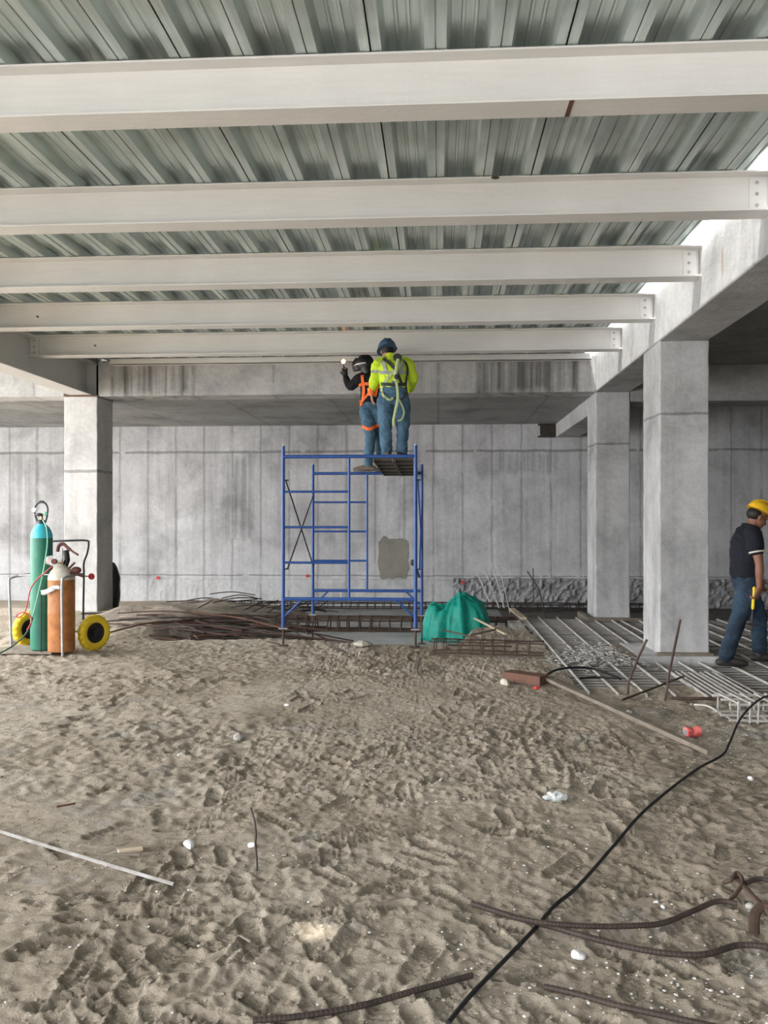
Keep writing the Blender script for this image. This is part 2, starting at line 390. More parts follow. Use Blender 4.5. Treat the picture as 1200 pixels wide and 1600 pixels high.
# ------------------------------------------------------------------ setting
def make_ground():
    ys = [-6, -4, -2, -1, 0, .8, 1.5, 1.9]; y = 2.1
    while y < 11: ys.append(y); y += max(.0062, y*.0029)
    while y < 17.6: ys.append(y); y += .05
    xs = [0.0]; x = 0.0
    while x < 7: x += .0085 if x < 1.25 else .018; xs.append(x)
    xs += [8, 9, 11, 14]
    xs = np.array(sorted([-a for a in xs[1:] if a < 6 or a > 7.5]+[-6., -7.]+xs)); ys = np.array(ys)
    X, Y = np.meshgrid(xs, ys); Z = gh(X.ravel(), Y.ravel())
    n, m = len(ys), len(xs); co = np.stack([X.ravel(), Y.ravel(), Z], 1)
    i = np.arange(n*m).reshape(n, m); q = np.stack([i[:-1, :-1], i[:-1, 1:], i[1:, 1:], i[1:, :-1]], -1).reshape(-1, 4)
    me = bpy.data.meshes.new('floor'); me.vertices.add(len(co)); me.vertices.foreach_set('co', co.ravel())
    me.loops.add(q.size); me.loops.foreach_set('vertex_index', q.ravel().astype(np.int32))
    me.polygons.add(len(q)); me.polygons.foreach_set('loop_start', (np.arange(len(q))*4).astype(np.int32))
    me.polygons.foreach_set('loop_total', np.full(len(q), 4, np.int32)); me.polygons.foreach_set('use_smooth', np.ones(len(q), bool))
    me.update(); me.validate(); me.materials.append(M['sand'])
    o = bpy.data.objects.new('floor', me); C.objects.link(o); return tag(o, kind='structure')
make_ground()
# mortar floor of the excavation
tag(MB().box((-3.1, 10.9, PIT-.2), (1.15, 17.4, PIT+.005)).build('floor', M['mortar']), kind='structure')
tag(MB().box((1.15, 8.6, PIT-.2), (11, 17.4, PIT+.004)).build('floor', M['pit']), kind='structure')

WY = 17.4
tag(MB().box((-15, WY, -.5), (11.5, WY+.3, 4.3)).build('wall_back', M['wall']), kind='structure')
tag(MB().box((11, -3, -.5), (11.3, WY, 4.3)).build('wall_right_blocker', M['wall_dark']), kind='structure')  # unseen side wall added to darken the right bay
# rough chipped band at the foot of the wall (real relief)
def rough_band(x0, x1, z0, z1, y, amp, name, mat, cell=.05):
    nx = int((x1-x0)/cell); nz = max(3, int((z1-z0)/(cell*.8))); vs_ = []; fs_ = []
    for j in range(nz+1):
        for i in range(nx+1):
            x = x0+(x1-x0)*i/nx; z = z0+(z1-z0)*j/nz
            n_ = noise.noise(Vector((x*9, z*4, 2)))+.6*noise.noise(Vector((x*25, z*14, 5)))
            e = 1 if 0 < j < nz else .3
            vs_.append((x, y-.05-amp*abs(n_)*e+(.03 if j == nz else 0), z+.02*noise.noise(Vector((x*5, z*5, 9)))*(j == nz)))
    for j in range(nz):
        for i in range(nx):
            a = j*(nx+1)+i; fs_.append((a, a+1, a+nx+2, a+nx+1))
    o = MB().add(vs_, fs_).build(name, mat)
    return tag(o, kind='structure')
rough_band(-6.5, 0.3, -.35, .28, WY+.03, .012, 'trim_1', M['wall'])
rough_band(.3, 7.5, -.35, .30, WY+.03, .11, 'trim_2', concrete('chipped concrete', (.36, .36, .37), .3, None, (), .8, sc=2.5))
# slab over the rear bay and over the right bay
SZ = 3.37
tag(MB().box((2.83, -3.3, -.5), (11, -3, 4.3)).build('wall_front_blocker', M['wall_dark']), kind='structure')  # unseen wall added to block light from the right bay
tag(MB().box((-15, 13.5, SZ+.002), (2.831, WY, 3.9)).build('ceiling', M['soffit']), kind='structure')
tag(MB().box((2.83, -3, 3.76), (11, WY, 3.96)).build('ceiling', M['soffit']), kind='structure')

# corrugated metal deck: 3 ribs to a sheet, a dark lap gap at each sheet edge
BH = 3.92      # top of steel beams
def make_deck():
    x1, x0 = 2.205, -7.8; pitch = .335; prof = []  # left end extended out of view to keep sun off the left column
    sheet = 3*pitch; z0 = BH+.004; H = .07
    seam0 = 0.66 - 9*sheet - .005
    mb = MB(); hp = PZ(490, 1465) - SUND*(BH/1.0); ybs = (-2.2, hp.y-.06, hp.y+.06, 13.3)
    k = 0; x = seam0
    while x < x1-.02:
        prof = [(0.004, z0)]
        for j in range(3):
            b = j*pitch
            prof += [(b+.056, z0), (b+.082, z0+H), (b+.128, z0+H), (b+.134, z0+H-.009), (b+.146, z0+H-.009), (b+.152, z0+H), (b+.19, z0+H), (b+.196, z0+H-.009), (b+.208, z0+H-.009), (b+.214, z0+H),
                     (b+.253, z0+H), (b+.279, z0)]
            if j < 2: prof += [(b+.332, z0), (b+.333, z0+.016), (b+.338, z0+.016), (b+.339, z0)]
        prof += [(3*pitch-.006, z0), (3*pitch-.004, z0+.03)]
        prof = [(p+x, z) for p, z in prof if x0 <= p+x <= x1]
        n = len(prof)
        if n > 1:
            low = [(p, y, z) for y in ybs for p, z in prof]; up = [(p, y, z+.0025) for y in ybs for p, z in prof]
            cells = [(j, i) for j in range(3) for i in range(n-1) if not (j == 1 and abs((prof[i][0]+prof[i+1][0])/2-hp.x) < .07)]
            mb.add(low, [(j*n+i, j*n+i+1, (j+1)*n+i+1, (j+1)*n+i) for j, i in cells]); mb.add(up, [(j*n+i, (j+1)*n+i, (j+1)*n+i+1, j*n+i+1) for j, i in cells])
        x += sheet; k += 1
    # flat sheet added unseen above the whole deck, keeps daylight out
    mb.box((x0, ybs[0], z0+H+.006), (x1, ybs[1], z0+H+.012), 1); mb.box((x0, ybs[2], z0+H+.006), (x1, ybs[3], z0+H+.012), 1)
    mb.box((x0, ybs[1], z0+H+.006), (hp.x-.065, ybs[2], z0+H+.012), 1); mb.box((hp.x+.065, ybs[1], z0+H+.006), (x1, ybs[2], z0+H+.012), 1)
    return tag(mb.build('ceiling', [M['galv'], M['galv']]), kind='structure')
make_deck()
tag(MB().box((-7.8, 13.31, 3.916), (2.20, 13.47, 4.05)).build('trim_light_seal', M['beamc']), kind='structure')  # added strip that shuts out daylight leaking past the deck end

# embossed dimples on the near right ribs are part of the sheet; long concrete beam on the right
XB = 2.33
def cthing(name, mb, mat, label, cat, bevel=.012):
    return tag(mb.build(name, mat, bevel=bevel), label, cat)
cthing('concrete_beam', MB().box((XB, -2.5, SZ), (XB+.51, 13.72, 4.07)), M['beaml'], 'long grey concrete beam running into depth on the right columns, carrying the steel beam ends', 'beam')
cthing('concrete_beam', MB().box((-15, 13.0, SZ), (-5.77, 13.5, 3.915)), M['beamc'], 'concrete beam across the back, left of the bright left column', 'beam')
cthing('concrete_beam', MB().box((-5.23, 13.0, SZ), (XB+.001, 13.5, 3.915)), M['beamc'], 'stained concrete beam across the back behind the two workers', 'beam')
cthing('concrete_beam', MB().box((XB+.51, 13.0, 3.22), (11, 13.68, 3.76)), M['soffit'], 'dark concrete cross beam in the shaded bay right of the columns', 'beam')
cthing('concrete_beam', MB().box((XB, 13.72, 3.10), (XB+.45, WY, SZ)), M['col'], 'short low concrete beam from the rear right column to the back wall', 'beam')
cthing('wall_recess_shade', MB().box((2.02, WY-.06, 3.13), (2.36, WY-.04, 3.34)).box((1.98, WY-.09, 3.34), (2.32, WY-.005, 3.364)).box((1.98, WY-.09, 3.10), (2.32, WY-.005, 3.13)), [M['rebar_dark']], 'dark panel standing for a shaded recess high in the back wall beside the low beam', 'box', 0)  # dark colour stands in for the shade inside a wall recess
def column(x0, x1, y0, y1, z1, mat, label, z0=-.4):
    c = thing('concrete_column', label, 'column', ((x0+x1)/2, (y0+y1)/2, 0))
    cx, cy = (x0+x1)/2, (y0+y1)/2
    # shaft with slightly uneven arrises
    a, b = (x1-x0)/2, (y1-y0)/2; rr = []
    n = 60
    for i in range(n+1):
        z = z0+(z1-z0)*i/n; j = lambda k: .006*noise.noise(Vector((k*7.1+x0, z*6, y0)))
        ring = [(-a+j(1), -b+j(2), z), (a+j(3), -b+j(4), z), (a+j(5), b+j(6), z), (-a+j(7), b+j(8), z)]
        rr.append([Vector(p) for p in ring])
    rr[-1] = [Vector((p.x, p.y, z1-.002)) for p in rr[-1]]
    MB().rings(rr).build('shaft', mat, c, bevel=.012)
    return c
near = column(XB, XB+.51, 9.28, 10.02, SZ, M['col'], 'large nearer concrete column on the right, standing in the rebar mat')
MB().box((-.50, -.47, -.35), (.37, .5, .055)).build('base_pad', M['col'], near, bevel=.02)
MB().box((-.30, -.45, .055), (.28, -.375, .085)).box((-.60, -.40, .02), (-.50, .42, .05)).build('formwork_strip', M['wood'], near, bevel=.004)
far = column(XB, XB+.50, 13.0, 13.72, SZ, M['col'], 'rear concrete column on the right, farther than the large one')
MB().box((-.34, -.46, -.33), (.40, .5, -.03)).build('base_pad', M['pad'], far, bevel=.02)
MB().box((-.33, -.52, -.14), (.45, -.44, .03)).box((-.40, -.5, -.16), (-.33, .4, .03)).build('formwork_strip', M['wood'], far, bevel=.004)
lft = column(-5.76, -5.235, 12.98, 13.62, SZ, M['col_b'], 'bright concrete column on the left, behind the gas cylinders')
MB().box((-.26, -.32, SZ-.002), (.27, .30, SZ+.02)).build('bearing_plate', M['wood_red'], lft)

# steel beams
def ibeam(name, label, x0, x1, yc, zb, h, fw, end_bolts=True, tf=.012):
    o = thing(name, label, 'beam', (x0, yc, zb))
    L = x1-x0
    mb = MB().box((0, -fw/2, 0), (L, fw/2, tf)).box((0, -fw/2, h-tf), (L, fw/2, h)).box((0, -.005, tf), (L, .005, h-tf))
    mb.build('steel_section', M['steel'], o, bevel=.002)
    if end_bolts:
        for ex in (.055, L-.09):
            MB().box((ex-.05, -.018, .03), (ex+.07, -.005, h-.03)).build('shear_plate', M['steel'], o, bevel=.002)
            for k in range(3):
                z = .06+(h-.12)*k/2
                MB().lathe([(0, -.012), (.013, -.012), (.015, 0), (.015, .002)], 6, Matrix.Translation((ex, -.018, z)) @ Matrix.Rotation(R(90), 4, 'X')).build('bolt', M['tube_grey'], o)
    return o
ZB = 3.64
names = ['nearest and highest in view', 'second from the camera, with its bolts near the right edge', 'third from the camera', 'fourth from the camera, brightly lit at its right end', 'farthest, just in front of the yellow-green shirted worker\'s head level']
names[4] = 'farthest of the row, right above the worker in black'
YS = [4.67+1.652*k for k in range(5)]
for k, y in enumerate(YS):
    ibeam('steel_beam', 'white painted steel beam under the metal deck, '+names[k], -5.43, XB-.003, y-.10+.03*(k > 0), ZB, BH-ZB, .19)
bm1 = [o for o in C.objects if o.name.startswith('steel_beam')][0]
rp_ = PZ(890, 168, ZB); MB().box((rp_.x+5.43-.012, -.09, -.002), (rp_.x+5.43+.012, .09, .0)).build('rust_stain', M['wood_red'], bm1)
bm2 = [o for o in C.objects if o.name.startswith('steel_beam')][1]
rp_ = PY(774, 272, YS[1]-.17); MB().ell((rp_.x+5.43, -.097, BH-ZB-.012), (.03, .003, .012), 12, 8).build('bolt_hole_shade', M['rebar_dark'], bm2)  # dark disc painted as the shade in a bolt hole
ang = thing('steel_angle', 'thin white steel angle along the top of the back concrete beam', 'steel angle', (-5.0, 12.93, 3.83))
MB().box((0, -.05, 0), (7.25, .065, .01)).box((0, -.05, 0), (7.25, -.042, .09)).build('angle_section', M['steel'], ang)
gd = thing('steel_girder', 'deep white steel girder on the left column, running towards the camera', 'beam', (-5.5, -2.0, SZ+.02))
GH = BH-SZ-.02
MB().box((-.17, 0, 0), (.17, 15.4, .02)).box((-.17, 0, GH-.02), (.17, 15.4, GH)).box((-.008, 0, .02), (.008, 15.4, GH-.02)).build('steel_section', M['steel'], gd, bevel=.003)
MB().box((.008, 15.2, .02), (.16, 15.22, GH-.02)).build('stiffener_plate', M['steel'], gd)
MB().box((-.17, 15.4, 0), (.20, 15.46, GH)).build('end_plate', M['rebar_dark'], gd)

# flat marks on the back wall: mortar patch, red survey dots
def blob_slab(name, cx, cz, w_, h_, y, mat, label, cat, seed, th=.012, n=40, sq=3.0):
    vs_ = []; rr2 = random.Random(seed)
    for k in range(n):
        a = 2*math.pi*k/n; c_, s_ = math.cos(a), math.sin(a)
        q = (abs(c_)**sq+abs(s_)**sq)**(-1/sq)*(1+.13*noise.noise(Vector((c_*2.5, s_*2.5, seed)))+.05*noise.noise(Vector((c_*11, s_*11, seed)))+(.13*math.exp(-((a-2.05)/.14)**2) if n > 50 else 0))
        vs_.append((cx+c_*q*w_/2, cz+s_*q*h_/2))
    mb = MB().rings([[Vector((x, yy, z)) for x, z in vs_] for yy in (y, y-th)])
    return tag(mb.build(name, mat, bevel=.003), label, cat)
p = PY(615, 873, WY)
blob_slab('mortar_patch', p.x, p.z, .60, .80, WY+.002, M['patch'], 'dark damp mortar patch on the back wall seen through the scaffold', 'mortar patch', 4, n=90, sq=6.0)
p = PY(372, 790, WY)
for i, (u, v, tx) in enumerate(((246, 903, 'leftmost of three, left of the scaffold'), (480, 900, 'middle of three, seen through the scaffold'), (723, 909, 'rightmost of three, above the teal tarpaulin'))):
    p = PY(u, v, WY-.05); blob_slab('paint_dot', p.x, p.z, .065, .065, WY-.02 if i < 2 else WY-.12, M['red'], 'small red paint mark on the back wall, '+tx, 'paint mark', i+2, th=.012, n=14, sq=2)

# ------------------------------------------------------------------ rebar mat on the right
mat_o = thing('rebar_mat', 'large grid of rebar around the right columns over the excavation', 'rebar mat', (1.3, 7.55, -.01))
def bar_part(name, pts, r, mat, parent, n=6, rib=0, step=.03):
    return rebar_mb(pts, r, step, n, rib).build(name, mat, parent, smooth=not rib)
xs_long = [0, .24, .47, .71, .95, 1.19, 1.43] + [.92+.0+.052*i+.06 for i in range(0)] + [1.70, 2.0, 2.28, 2.55, 2.84, 3.12, 3.4, 3.7, 4.0, 4.3, 4.6, 4.9, 5.2]
L0 = MB().tube([(0, .02, -.24), (0, 0, -.05), (0, .03, 0), (0, 5.75, 0)], .0125, 8).build('long_bar', M['rebar_grey'], mat_o, smooth=True)
L0.location = (0, 0, 0)
for i, x in enumerate(xs_long[1:]):
    c = L0.copy(); C.objects.link(c); c.location = (x, random.uniform(-.1, .05) if x < 1.2 else random.uniform(-.3, -.1), random.uniform(-.004, .006)); c.rotation_euler = (0, 0, random.uniform(-.012, .012))
D0 = MB().tube([(0, -.05, 0), (0, 1.1, 0)], .0125, 8).build('dense_bar', M['rebar_grey'], mat_o, smooth=True)
D0.location = (.95, -.1, .012)
for i in range(1, 8):
    c = D0.copy(); C.objects.link(c); c.location = (.95+.056*i, -.12+random.uniform(-.04, .04), .012); c.rotation_euler = (0, 0, random.uniform(-.01, .01))
X0 = MB().tube([(-.06, 0, 0), (5.6, 0, 0)], .011, 6).build('cross_bar', M['rebar_mid'], mat_o, smooth=True); X0.location = (0, .08, -.025)
yy = .08; k = 0
while yy < 5.6:
    yy += .135; k += 1
    c = X0.copy(); C.objects.link(c); c.location = (random.uniform(-.05, .03), yy, -.027+random.uniform(-.003, .003)); c.rotation_euler = (0, random.uniform(-.002, .002), random.uniform(-.004, .004))
low = MB().tube([(0, 0, 0), (5.5, 0, 0)], .012, 6).build('lower_bar', M['rebar_dark'], mat_o, smooth=True); low.location = (0, .3, -.22)
for i in range(1, 18):
    c = low.copy(); C.objects.link(c); c.location = (0, .3+.3*i, -.22)

def cage(label, loc, L, W, H, rz=0, step=.15, mat='rebar', r=.008, rot_x=0, bars=4, name='rebar_cage'):
    o = thing(name, label, 'rebar cage', loc, rz); o.rotation_euler = (rot_x, 0, rz)
    for (y, z) in ((0, 0), (W, 0), (0, H), (W, H), (W/2, H), (W/2, 0), (W/4, H), (W*.75, H-.02), (0, H*.8))[:bars]:
        pts = [(L*i/10, y+random.uniform(-.008, .008), z+random.uniform(-.006, .006)) for i in range(11)]
        MB().tube(pts, r*1.25, 6).build('main_bar', M[mat], o, smooth=True)
    q = .012; s0 = None; n = int(L/step)
    for i in range(min(n, 60)):
        if s0 is None:
            s0 = MB().tube([(0, -q, H+.03), (0, -q, -q), (0, W+q, -q), (0, W+q, H+q), (0, -q, H+q), (0, .03, H-.02)], r*.85, 6).build('stirrup', M[mat], o); c = s0
        else: c = s0.copy(); C.objects.link(c)
        c.location = (.05+i*step+random.uniform(-.015, .015), 0, 0); c.rotation_euler = (0, random.uniform(-.1, .1), random.uniform(-.06, .06))
    return o
cage('grey rebar beam cage edging the left side of the rebar mat', (1.18, 7.75, -.2), 5.3, .14, .16, R(90), .13, 'rebar_grey')
cage('grey rebar cage with upright stirrup legs in front of the mat at the right edge', (2.14, 6.52, .0), 3.0, .34, .12, R(2), .085, 'rebar_grey', .009, bars=6)
cage('long rusty rebar cage lying across the excavation behind the scaffold', (-4.1, 13.45, PIT+.03), 5.3, .25, .19, R(0), .165, 'rebar', .013, bars=9)
cage('short rusty rebar cage running from the scaffold foot towards the mat', (-.10, 9.55, .015), 1.25, .2, .12, R(-6), .13, 'rebar', .007)
cage('flat dark rebar cage along the foot of the back wall', (-4.3, 16.45, PIT+.06), 9.2, .3, .09, 0, .16, 'rebar_dark', .009)

# loose rebar pieces standing or lying on the mat
def loose(name, label, cat, pts, r, mat='rebar', rib=0, group=None, n=6, step=.03):
    o = rebar_mb(pts, r, step, n, rib).build(name, M[mat], smooth=not rib)
    return tag(o, label, cat, group)
loose('upright_rebar', 'bent rusty rebar standing in front of the near right column, left of two', 'rebar', [PY(981, 1085, 7.5), PY(982, 1066, 7.5), PY(996, 1030, 7.5), PY(1011, 999, 7.5)], .011)
loose('upright_rebar', 'tall rusty rebar standing in front of the near right column, right of two', 'rebar', [PY(1038, 1102, 7.3), PY(1046, 1050, 7.33), PY(1063, 968, 7.4)], .011)
loose('slanted_rebar', 'rusty rebar lying slanted over the mat at the foot of the two upright rebars', 'rebar', [PY(972, 1094, 7.25), PY(1068, 1057, 8.15)], .010)
loose('edge_rebar', 'straight rusty rebar lying across the front of the mat', 'rebar', [PY(1050, 1091, 7.22), PY(1215, 1093, 7.2)], .013)
loose('bent_wire', 'pale bent wire lying in front of the mat', 'wire', curve_pts([PZ(1085, 1101, .02), PZ(1105, 1103, .03), PZ(1122, 1112, .02)]), .008, 'rebar_grey')
for i, (a, b) in enumerate((((788, 950), (768, 877)), ((780, 950), (757, 889)), ((765, 940), (746, 896)), ((797, 958), (780, 884)))):
    loose('starter_rebar', 'thin rebar leaning up behind the teal tarpaulin against the wall', 'rebar', [PY(*a, 14.2), PY(*b, 14.6)], .010, 'rebar_grey', group='rebars leaning behind the tarpaulin')
loose('starter_rebar', 'single thin rebar sticking up left of the rear right column', 'rebar', [PY(854, 968, 13.6), PY(842, 920, 13.8), PY(824, 893, 13.9)], .010, 'rebar_dark')
loose('starter_rebar', 'short pale rebar crossing the single thin rebar left of the rear right column', 'rebar', [PY(834, 950, 13.7), PY(833, 888, 13.7)], .008, 'rebar_dark')
# timber over the mat corner
def timber(name, label, cat, a, b, wd, th, mat, parent=None):
    a, b = Vector(a), Vector(b); d = b-a; L = d.length; x = d.normalized(); s = Vector((0, 0, 1)).cross(x).normalized(); u = x.cross(s)
    M4 = Matrix((( x.x, s.x, u.x, a.x), (x.y, s.y, u.y, a.y), (x.z, s.z, u.z, a.z), (0, 0, 0, 1)))
    o = MB().box((0, -wd/2, 0), (L, wd/2, th)).build(name, M[mat], parent, bevel=.003)
    o.matrix_world = M4
    return tag(o, label, cat) if label else o
timber('timber_strip', 'pale timber strip lying at the far left corner of the rebar mat', 'timber', PZ(800, 953, .03), PZ(818, 968, .04), .09, .03, 'wood_pale')
for i, (a, b, mt, lb) in enumerate((((728, 960), (790, 992), 'wood_pale', 'pale stick crossing the rubble right of the tarpaulin'), ((733, 994), (778, 984), 'wood', 'grey stick lying right of the tarpaulin foot'),
        ((690, 984), (760, 1000), 'rebar', 'rusty bar lying in the dirt right of the scaffold foot'), ((700, 1008), (800, 1010), 'rebar', 'long rusty bar on the dirt between scaffold and mat'))):
    if 'wood' in mt: timber('wood_stick', lb, 'stick', PZ(*a, .05), PZ(*b, .06), .035, .02, mt)
    else: loose('loose_rebar', lb, 'rebar', [PZ(*a, .05), PZ(*b, .05)], .010, mt)
# heap of loose rebar left of the excavation
rh = random.Random(11)
for i in range(70):
    x = rh.uniform(-3.9, -2.0); y = rh.uniform(10.9, 12.6); a = rh.gauss(-.2, .55) if i % 3 else rh.uniform(-1.1, 1.1); L = rh.uniform(.9, 2.3)
    z = .02 + rh.uniform(0, .22)*max(0, 1-abs(x+3.1)/1.6)
    dx, dy = math.cos(a)*L/2, math.sin(a)*L/2*.7
    zz = z + G(min(x, -3.3), 10.9)
    pts = curve_pts([(x-dx, y-dy, zz+rh.uniform(-.05, .05)), (x, y, zz+rh.uniform(0, .07)), (x+dx, y+dy, zz-.03+rh.uniform(-.08, .04))], 4)
    loose('heap_rebar', 'rusty rebar in the tangled heap between cylinder cart and excavation', 'rebar', pts, .011, ('brown_bar', 'rebar', 'rebar', 'rebar_dark', 'wood_red')[i % 5], group='tangled rebar heap')
for i in range(46):
    x = rh.uniform(-5.4, -2.3); y = rh.uniform(14.6, 16.3); a = rh.uniform(-.5, .9); L = rh.uniform(.5, 1.3)
    z = PIT + .05 + rh.uniform(0, .30)*max(0, 1-abs(x+3.9)/1.5)
    dx, dy = math.cos(a)*L/2, math.sin(a)*L/2
    pts = curve_pts([(x-dx, y-dy, z), (x, y, z+rh.uniform(0.0, .07)), (x+dx, y+dy, z+rh.uniform(-.05, .05))], 4)
    loose('heap_rebar', 'dark rebar tangled against the back wall left of the scaffold', 'rebar', pts, .010, 'rebar_dark', group='dark tangled rebar by the wall')
for i in range(9):
    u = 300+i*24+rh.uniform(-6, 6); a = PY(u, 958-rh.uniform(0, 4), 14.6); b = PY(u+rh.uniform(18, 45), 940-rh.uniform(0, 3), 15.3)
    loose('slanted_rebar', 'thin dark rebar lying slanted on the grey mortar strip', 'rebar', [a, b], .009, 'rebar_dark', group='slanted rebars on the mortar strip')
loose('thin_rod', 'thin dark rod lying from the rebar heap to the scaffold foot', 'rod', [PZ(350, 990, -.1), PZ(436, 1006, .02)], .008, 'rebar_dark')

# dirt mounds and rubble (uncountable)
def mound(name, cx, cy, rx, ry, h, z0, mat, seed, label, cat, n=46, rz=0, rough=.25):
    vs_ = []; fs_ = []
    for j in range(n+1):
        for i in range(n+1):
            x = (i/n*2-1); y = (j/n*2-1); d = math.hypot(x, y)
            q = max(0, 1-d*d)
            z = h*(q**.8)*(1+rough*2*noise.noise(Vector((x*2.5, y*2.5, seed))))+rough*.25*h*noise.noise(Vector((x*9, y*9, seed)))*min(1, q*3)
            if d > 1: x /= d; y /= d; z = 0
            vs_.append((cx+x*rx, cy+y*ry, z0+z-.03*(d >= 1)))
    for j in range(n):
        for i in range(n):
            a = j*(n+1)+i; fs_.append((a, a+1, a+n+2, a+n+1))
    o = MB().add(vs_, fs_).build(name, M[mat] if isinstance(mat, str) else mat)
    return tag(o, label, cat, kind='stuff')
mound('dirt_pile', -4.2, 15.2, 2.0, 1.6, .26, PIT, 'dirt', 3, 'low grey dirt bank at the foot of the wall behind the rebar heap', 'dirt')
mound('dirt_pile', -4.3, 12.7, 1.6, 1.4, .30, -.15, 'dirt', 5, 'dirt bank under the rusty rebar heap beside the left column', 'dirt')
mound('dirt_pile', 1.15, 11.9, .5, .9, .18, PIT, 'dirt', 8, 'dirt mound between teal tarpaulin and rebar mat', 'dirt')
def pebbles(name, spots, mat, label, cat, seed, flat=.6):
    mb = MB(); q = random.Random(seed)
    for (x, y, z, s) in spots:
        vs_ = []
        ring = []
        for zz, rr2 in ((-.5, .5), (0, 1), (.5, .7)):
            ring.append([Vector((x+s*rr2*math.cos(k*1.256+q.random()*.5)*q.uniform(.7, 1.2), y+s*rr2*math.sin(k*1.256+q.random()*.5)*q.uniform(.7, 1.2), z+s*zz*flat+s*.3)) for k in range(5)])
        mb.rings(ring)
    return tag(mb.build(name, mat), label, cat, kind='stuff')
q = random.Random(21); spots = []
for i in range(900):
    x = q.gauss(1.72, .28); y = q.gauss(9.35, .33)
    if x > 2.3 and y > 9.0: continue
    spots.append((x, y, -.03+.12*max(0, 1-abs(x-1.8)/.6)*q.random(), q.uniform(.008, .028)))
pebbles('concrete_rubble', spots, M['rubblec'], 'heap of broken grey concrete crumbs on the mat left of the near column', 'rubble', 5)
spots = []
for (u, v, su, sv, n_) in ((590, 1190, 70, 25, 130), (690, 1170, 60, 40, 70), (770, 1150, 40, 25, 60), (880, 1200, 60, 30, 70), (1090, 1130, 70, 25, 160), (1130, 1180, 40, 30, 50), (1090, 1560, 110, 35, 90), (930, 1500, 150, 70, 60), (700, 1450, 300, 120, 80), (300, 1350, 250, 180, 60), (560, 1070, 160, 15, 60), (1000, 1400, 150, 80, 60)):
    for i in range(n_):
        uu, vv = q.gauss(u, su), q.gauss(v, sv)
        if vv < 1015 or vv > 1640: continue
        p = PZ(uu, vv); spots.append((p.x, p.y, G(p.x, p.y, True)+.001, q.uniform(.0025, .0075)))
pebbles('white_crumbs', spots, M['white'], 'scatter of tiny white plastic crumbs over the sand', 'debris', 6)
spots = []
for i in range(1200):
    uu, vv = q.uniform(-20, 1220), 1030+q.random()**.8*600
    p = PZ(uu, vv); s = q.uniform(.004, .011)*(1 if q.random() < .93 else 1.8)
    if p.x > 1.2 and p.y > 7: continue
    spots.append((p.x, p.y, G(p.x, p.y, True)-s*.2, s))
pebbles('sand_clods', spots, noisy('sand clod', (.24, .205, .165), (.38, .33, .27), 5, .95), 'scatter of small damp clods on the sand', 'clods', 7)
def stone(u, v, s, mat, name, label, cat, seed, flat=.6):
    p = PZ(u, v); z = G(p.x, p.y, True); mb = MB()
    mb.ell((0, 0, 0), (s, s*.75, s*flat), 10, 8)
    mb.v = [tuple(Vector(c)*(1+.35*noise.noise(Vector(c)/s*1.3+Vector((seed, 0, 0))))) for c in mb.v]
    o = mb.build(name, M[mat] if isinstance(mat, str) else mat, loc=(p.x, p.y, z+s*flat*.6)); o.rotation_euler = (0, 0, seed)
    return tag(o, label, cat)
stone(373, 1148, .042, 'rubblec', 'stone', 'lone brown grey stone on the sand left of centre', 'stone', 1, .8)
stone(296, 1325, .033, 'white', 'white_chip', 'white chip on the sand right of the pair of wood offcuts', 'debris', 2)
stone(394, 1322, .024, 'white', 'white_chip', 'white chip touching the thin dark stick on the sand', 'debris', 3)
stone(282, 1174, .026, 'white', 'white_chip', 'flat white chip on the sand left of the lone stone', 'debris', 4, .3)
stone(448, 1101, .030, 'white', 'white_chip', 'white scrap on the far sand below the left scaffold leg', 'debris', 5, .3)
stone(903, 1492, .026, 'white', 'white_chip', 'largest white lump beside the ribbed foreground rebars', 'debris', 6)
stone(1026, 1405, .013, 'white', 'white_chip', 'left of two small white lumps above the foreground rebars', 'debris', 7)
stone(1036, 1411, .012, 'white', 'white_chip', 'right of two small white lumps above the foreground rebars', 'debris', 8)
stone(1042, 1435, .013, 'white', 'white_chip', 'small white lump just above the upper foreground rebar', 'debris', 9)
stone(982, 1109, .033, 'white', 'white_lump', 'white lump on the sand in front of the rebar mat', 'debris', 10)
stone(1173, 1213, .022, 'white', 'white_lump', 'white lump on the sand right of the black cable', 'debris', 11)
stone(838, 1074, .03, 'red', 'red_scrap', 'small red and white scrap in front of the red-brown board', 'debris', 12, .4)
stone(567, 1008, .11, 'cream', 'white_bag', 'flat white bag half buried at the sand edge by the scaffold', 'bag', 13, .35)

# clear film scrap, red crushed carton
def crumple(name, u, v, s, mat, label, cat, seed, flat=.45):
    p = PZ(u, v); mb = MB().ell((0, 0, 0), (s, s*.7, s*flat), 18, 12)
    mb.v = [tuple(Vector(c)*(1+.55*noise.noise(Vector(c)/s*2.6+Vector((seed, 0, 0))))) for c in mb.v]
    return tag(mb.build(name, M[mat], loc=(p.x, p.y, G(p.x, p.y, True)+s*flat*.7)), label, cat)
crumple('plastic_film', 868, 1254, .055, 'film', 'crumpled clear plastic film on the sand between plank and cable', 'plastic scrap', 3)
pc = PZ(1082, 1148)
can = thing('crushed_can', 'crushed red drink can on the dirt near the rebar mat', 'can', (pc.x, pc.y, G(pc.x, pc.y, True)+.042), R(20))
mb = MB().tube([(-.058, 0, 0), (-.054, 0, 0), (-.035, 0, .002), (-.015, .004, -.004), (0, .006, -.008), (.015, .002, -.006), (.035, 0, 0), (.054, 0, 0), (.058, 0, 0)], [.026, .033, .034, .031, .028, .031, .034, .033, .026], 20)
mb.v = [tuple(Vector(c)*(1+.30*noise.noise(Vector(c)*38)*(abs(c[0]) < .05))) for c in mb.v]
mb.build('can_body', M['can'], can, smooth=True)
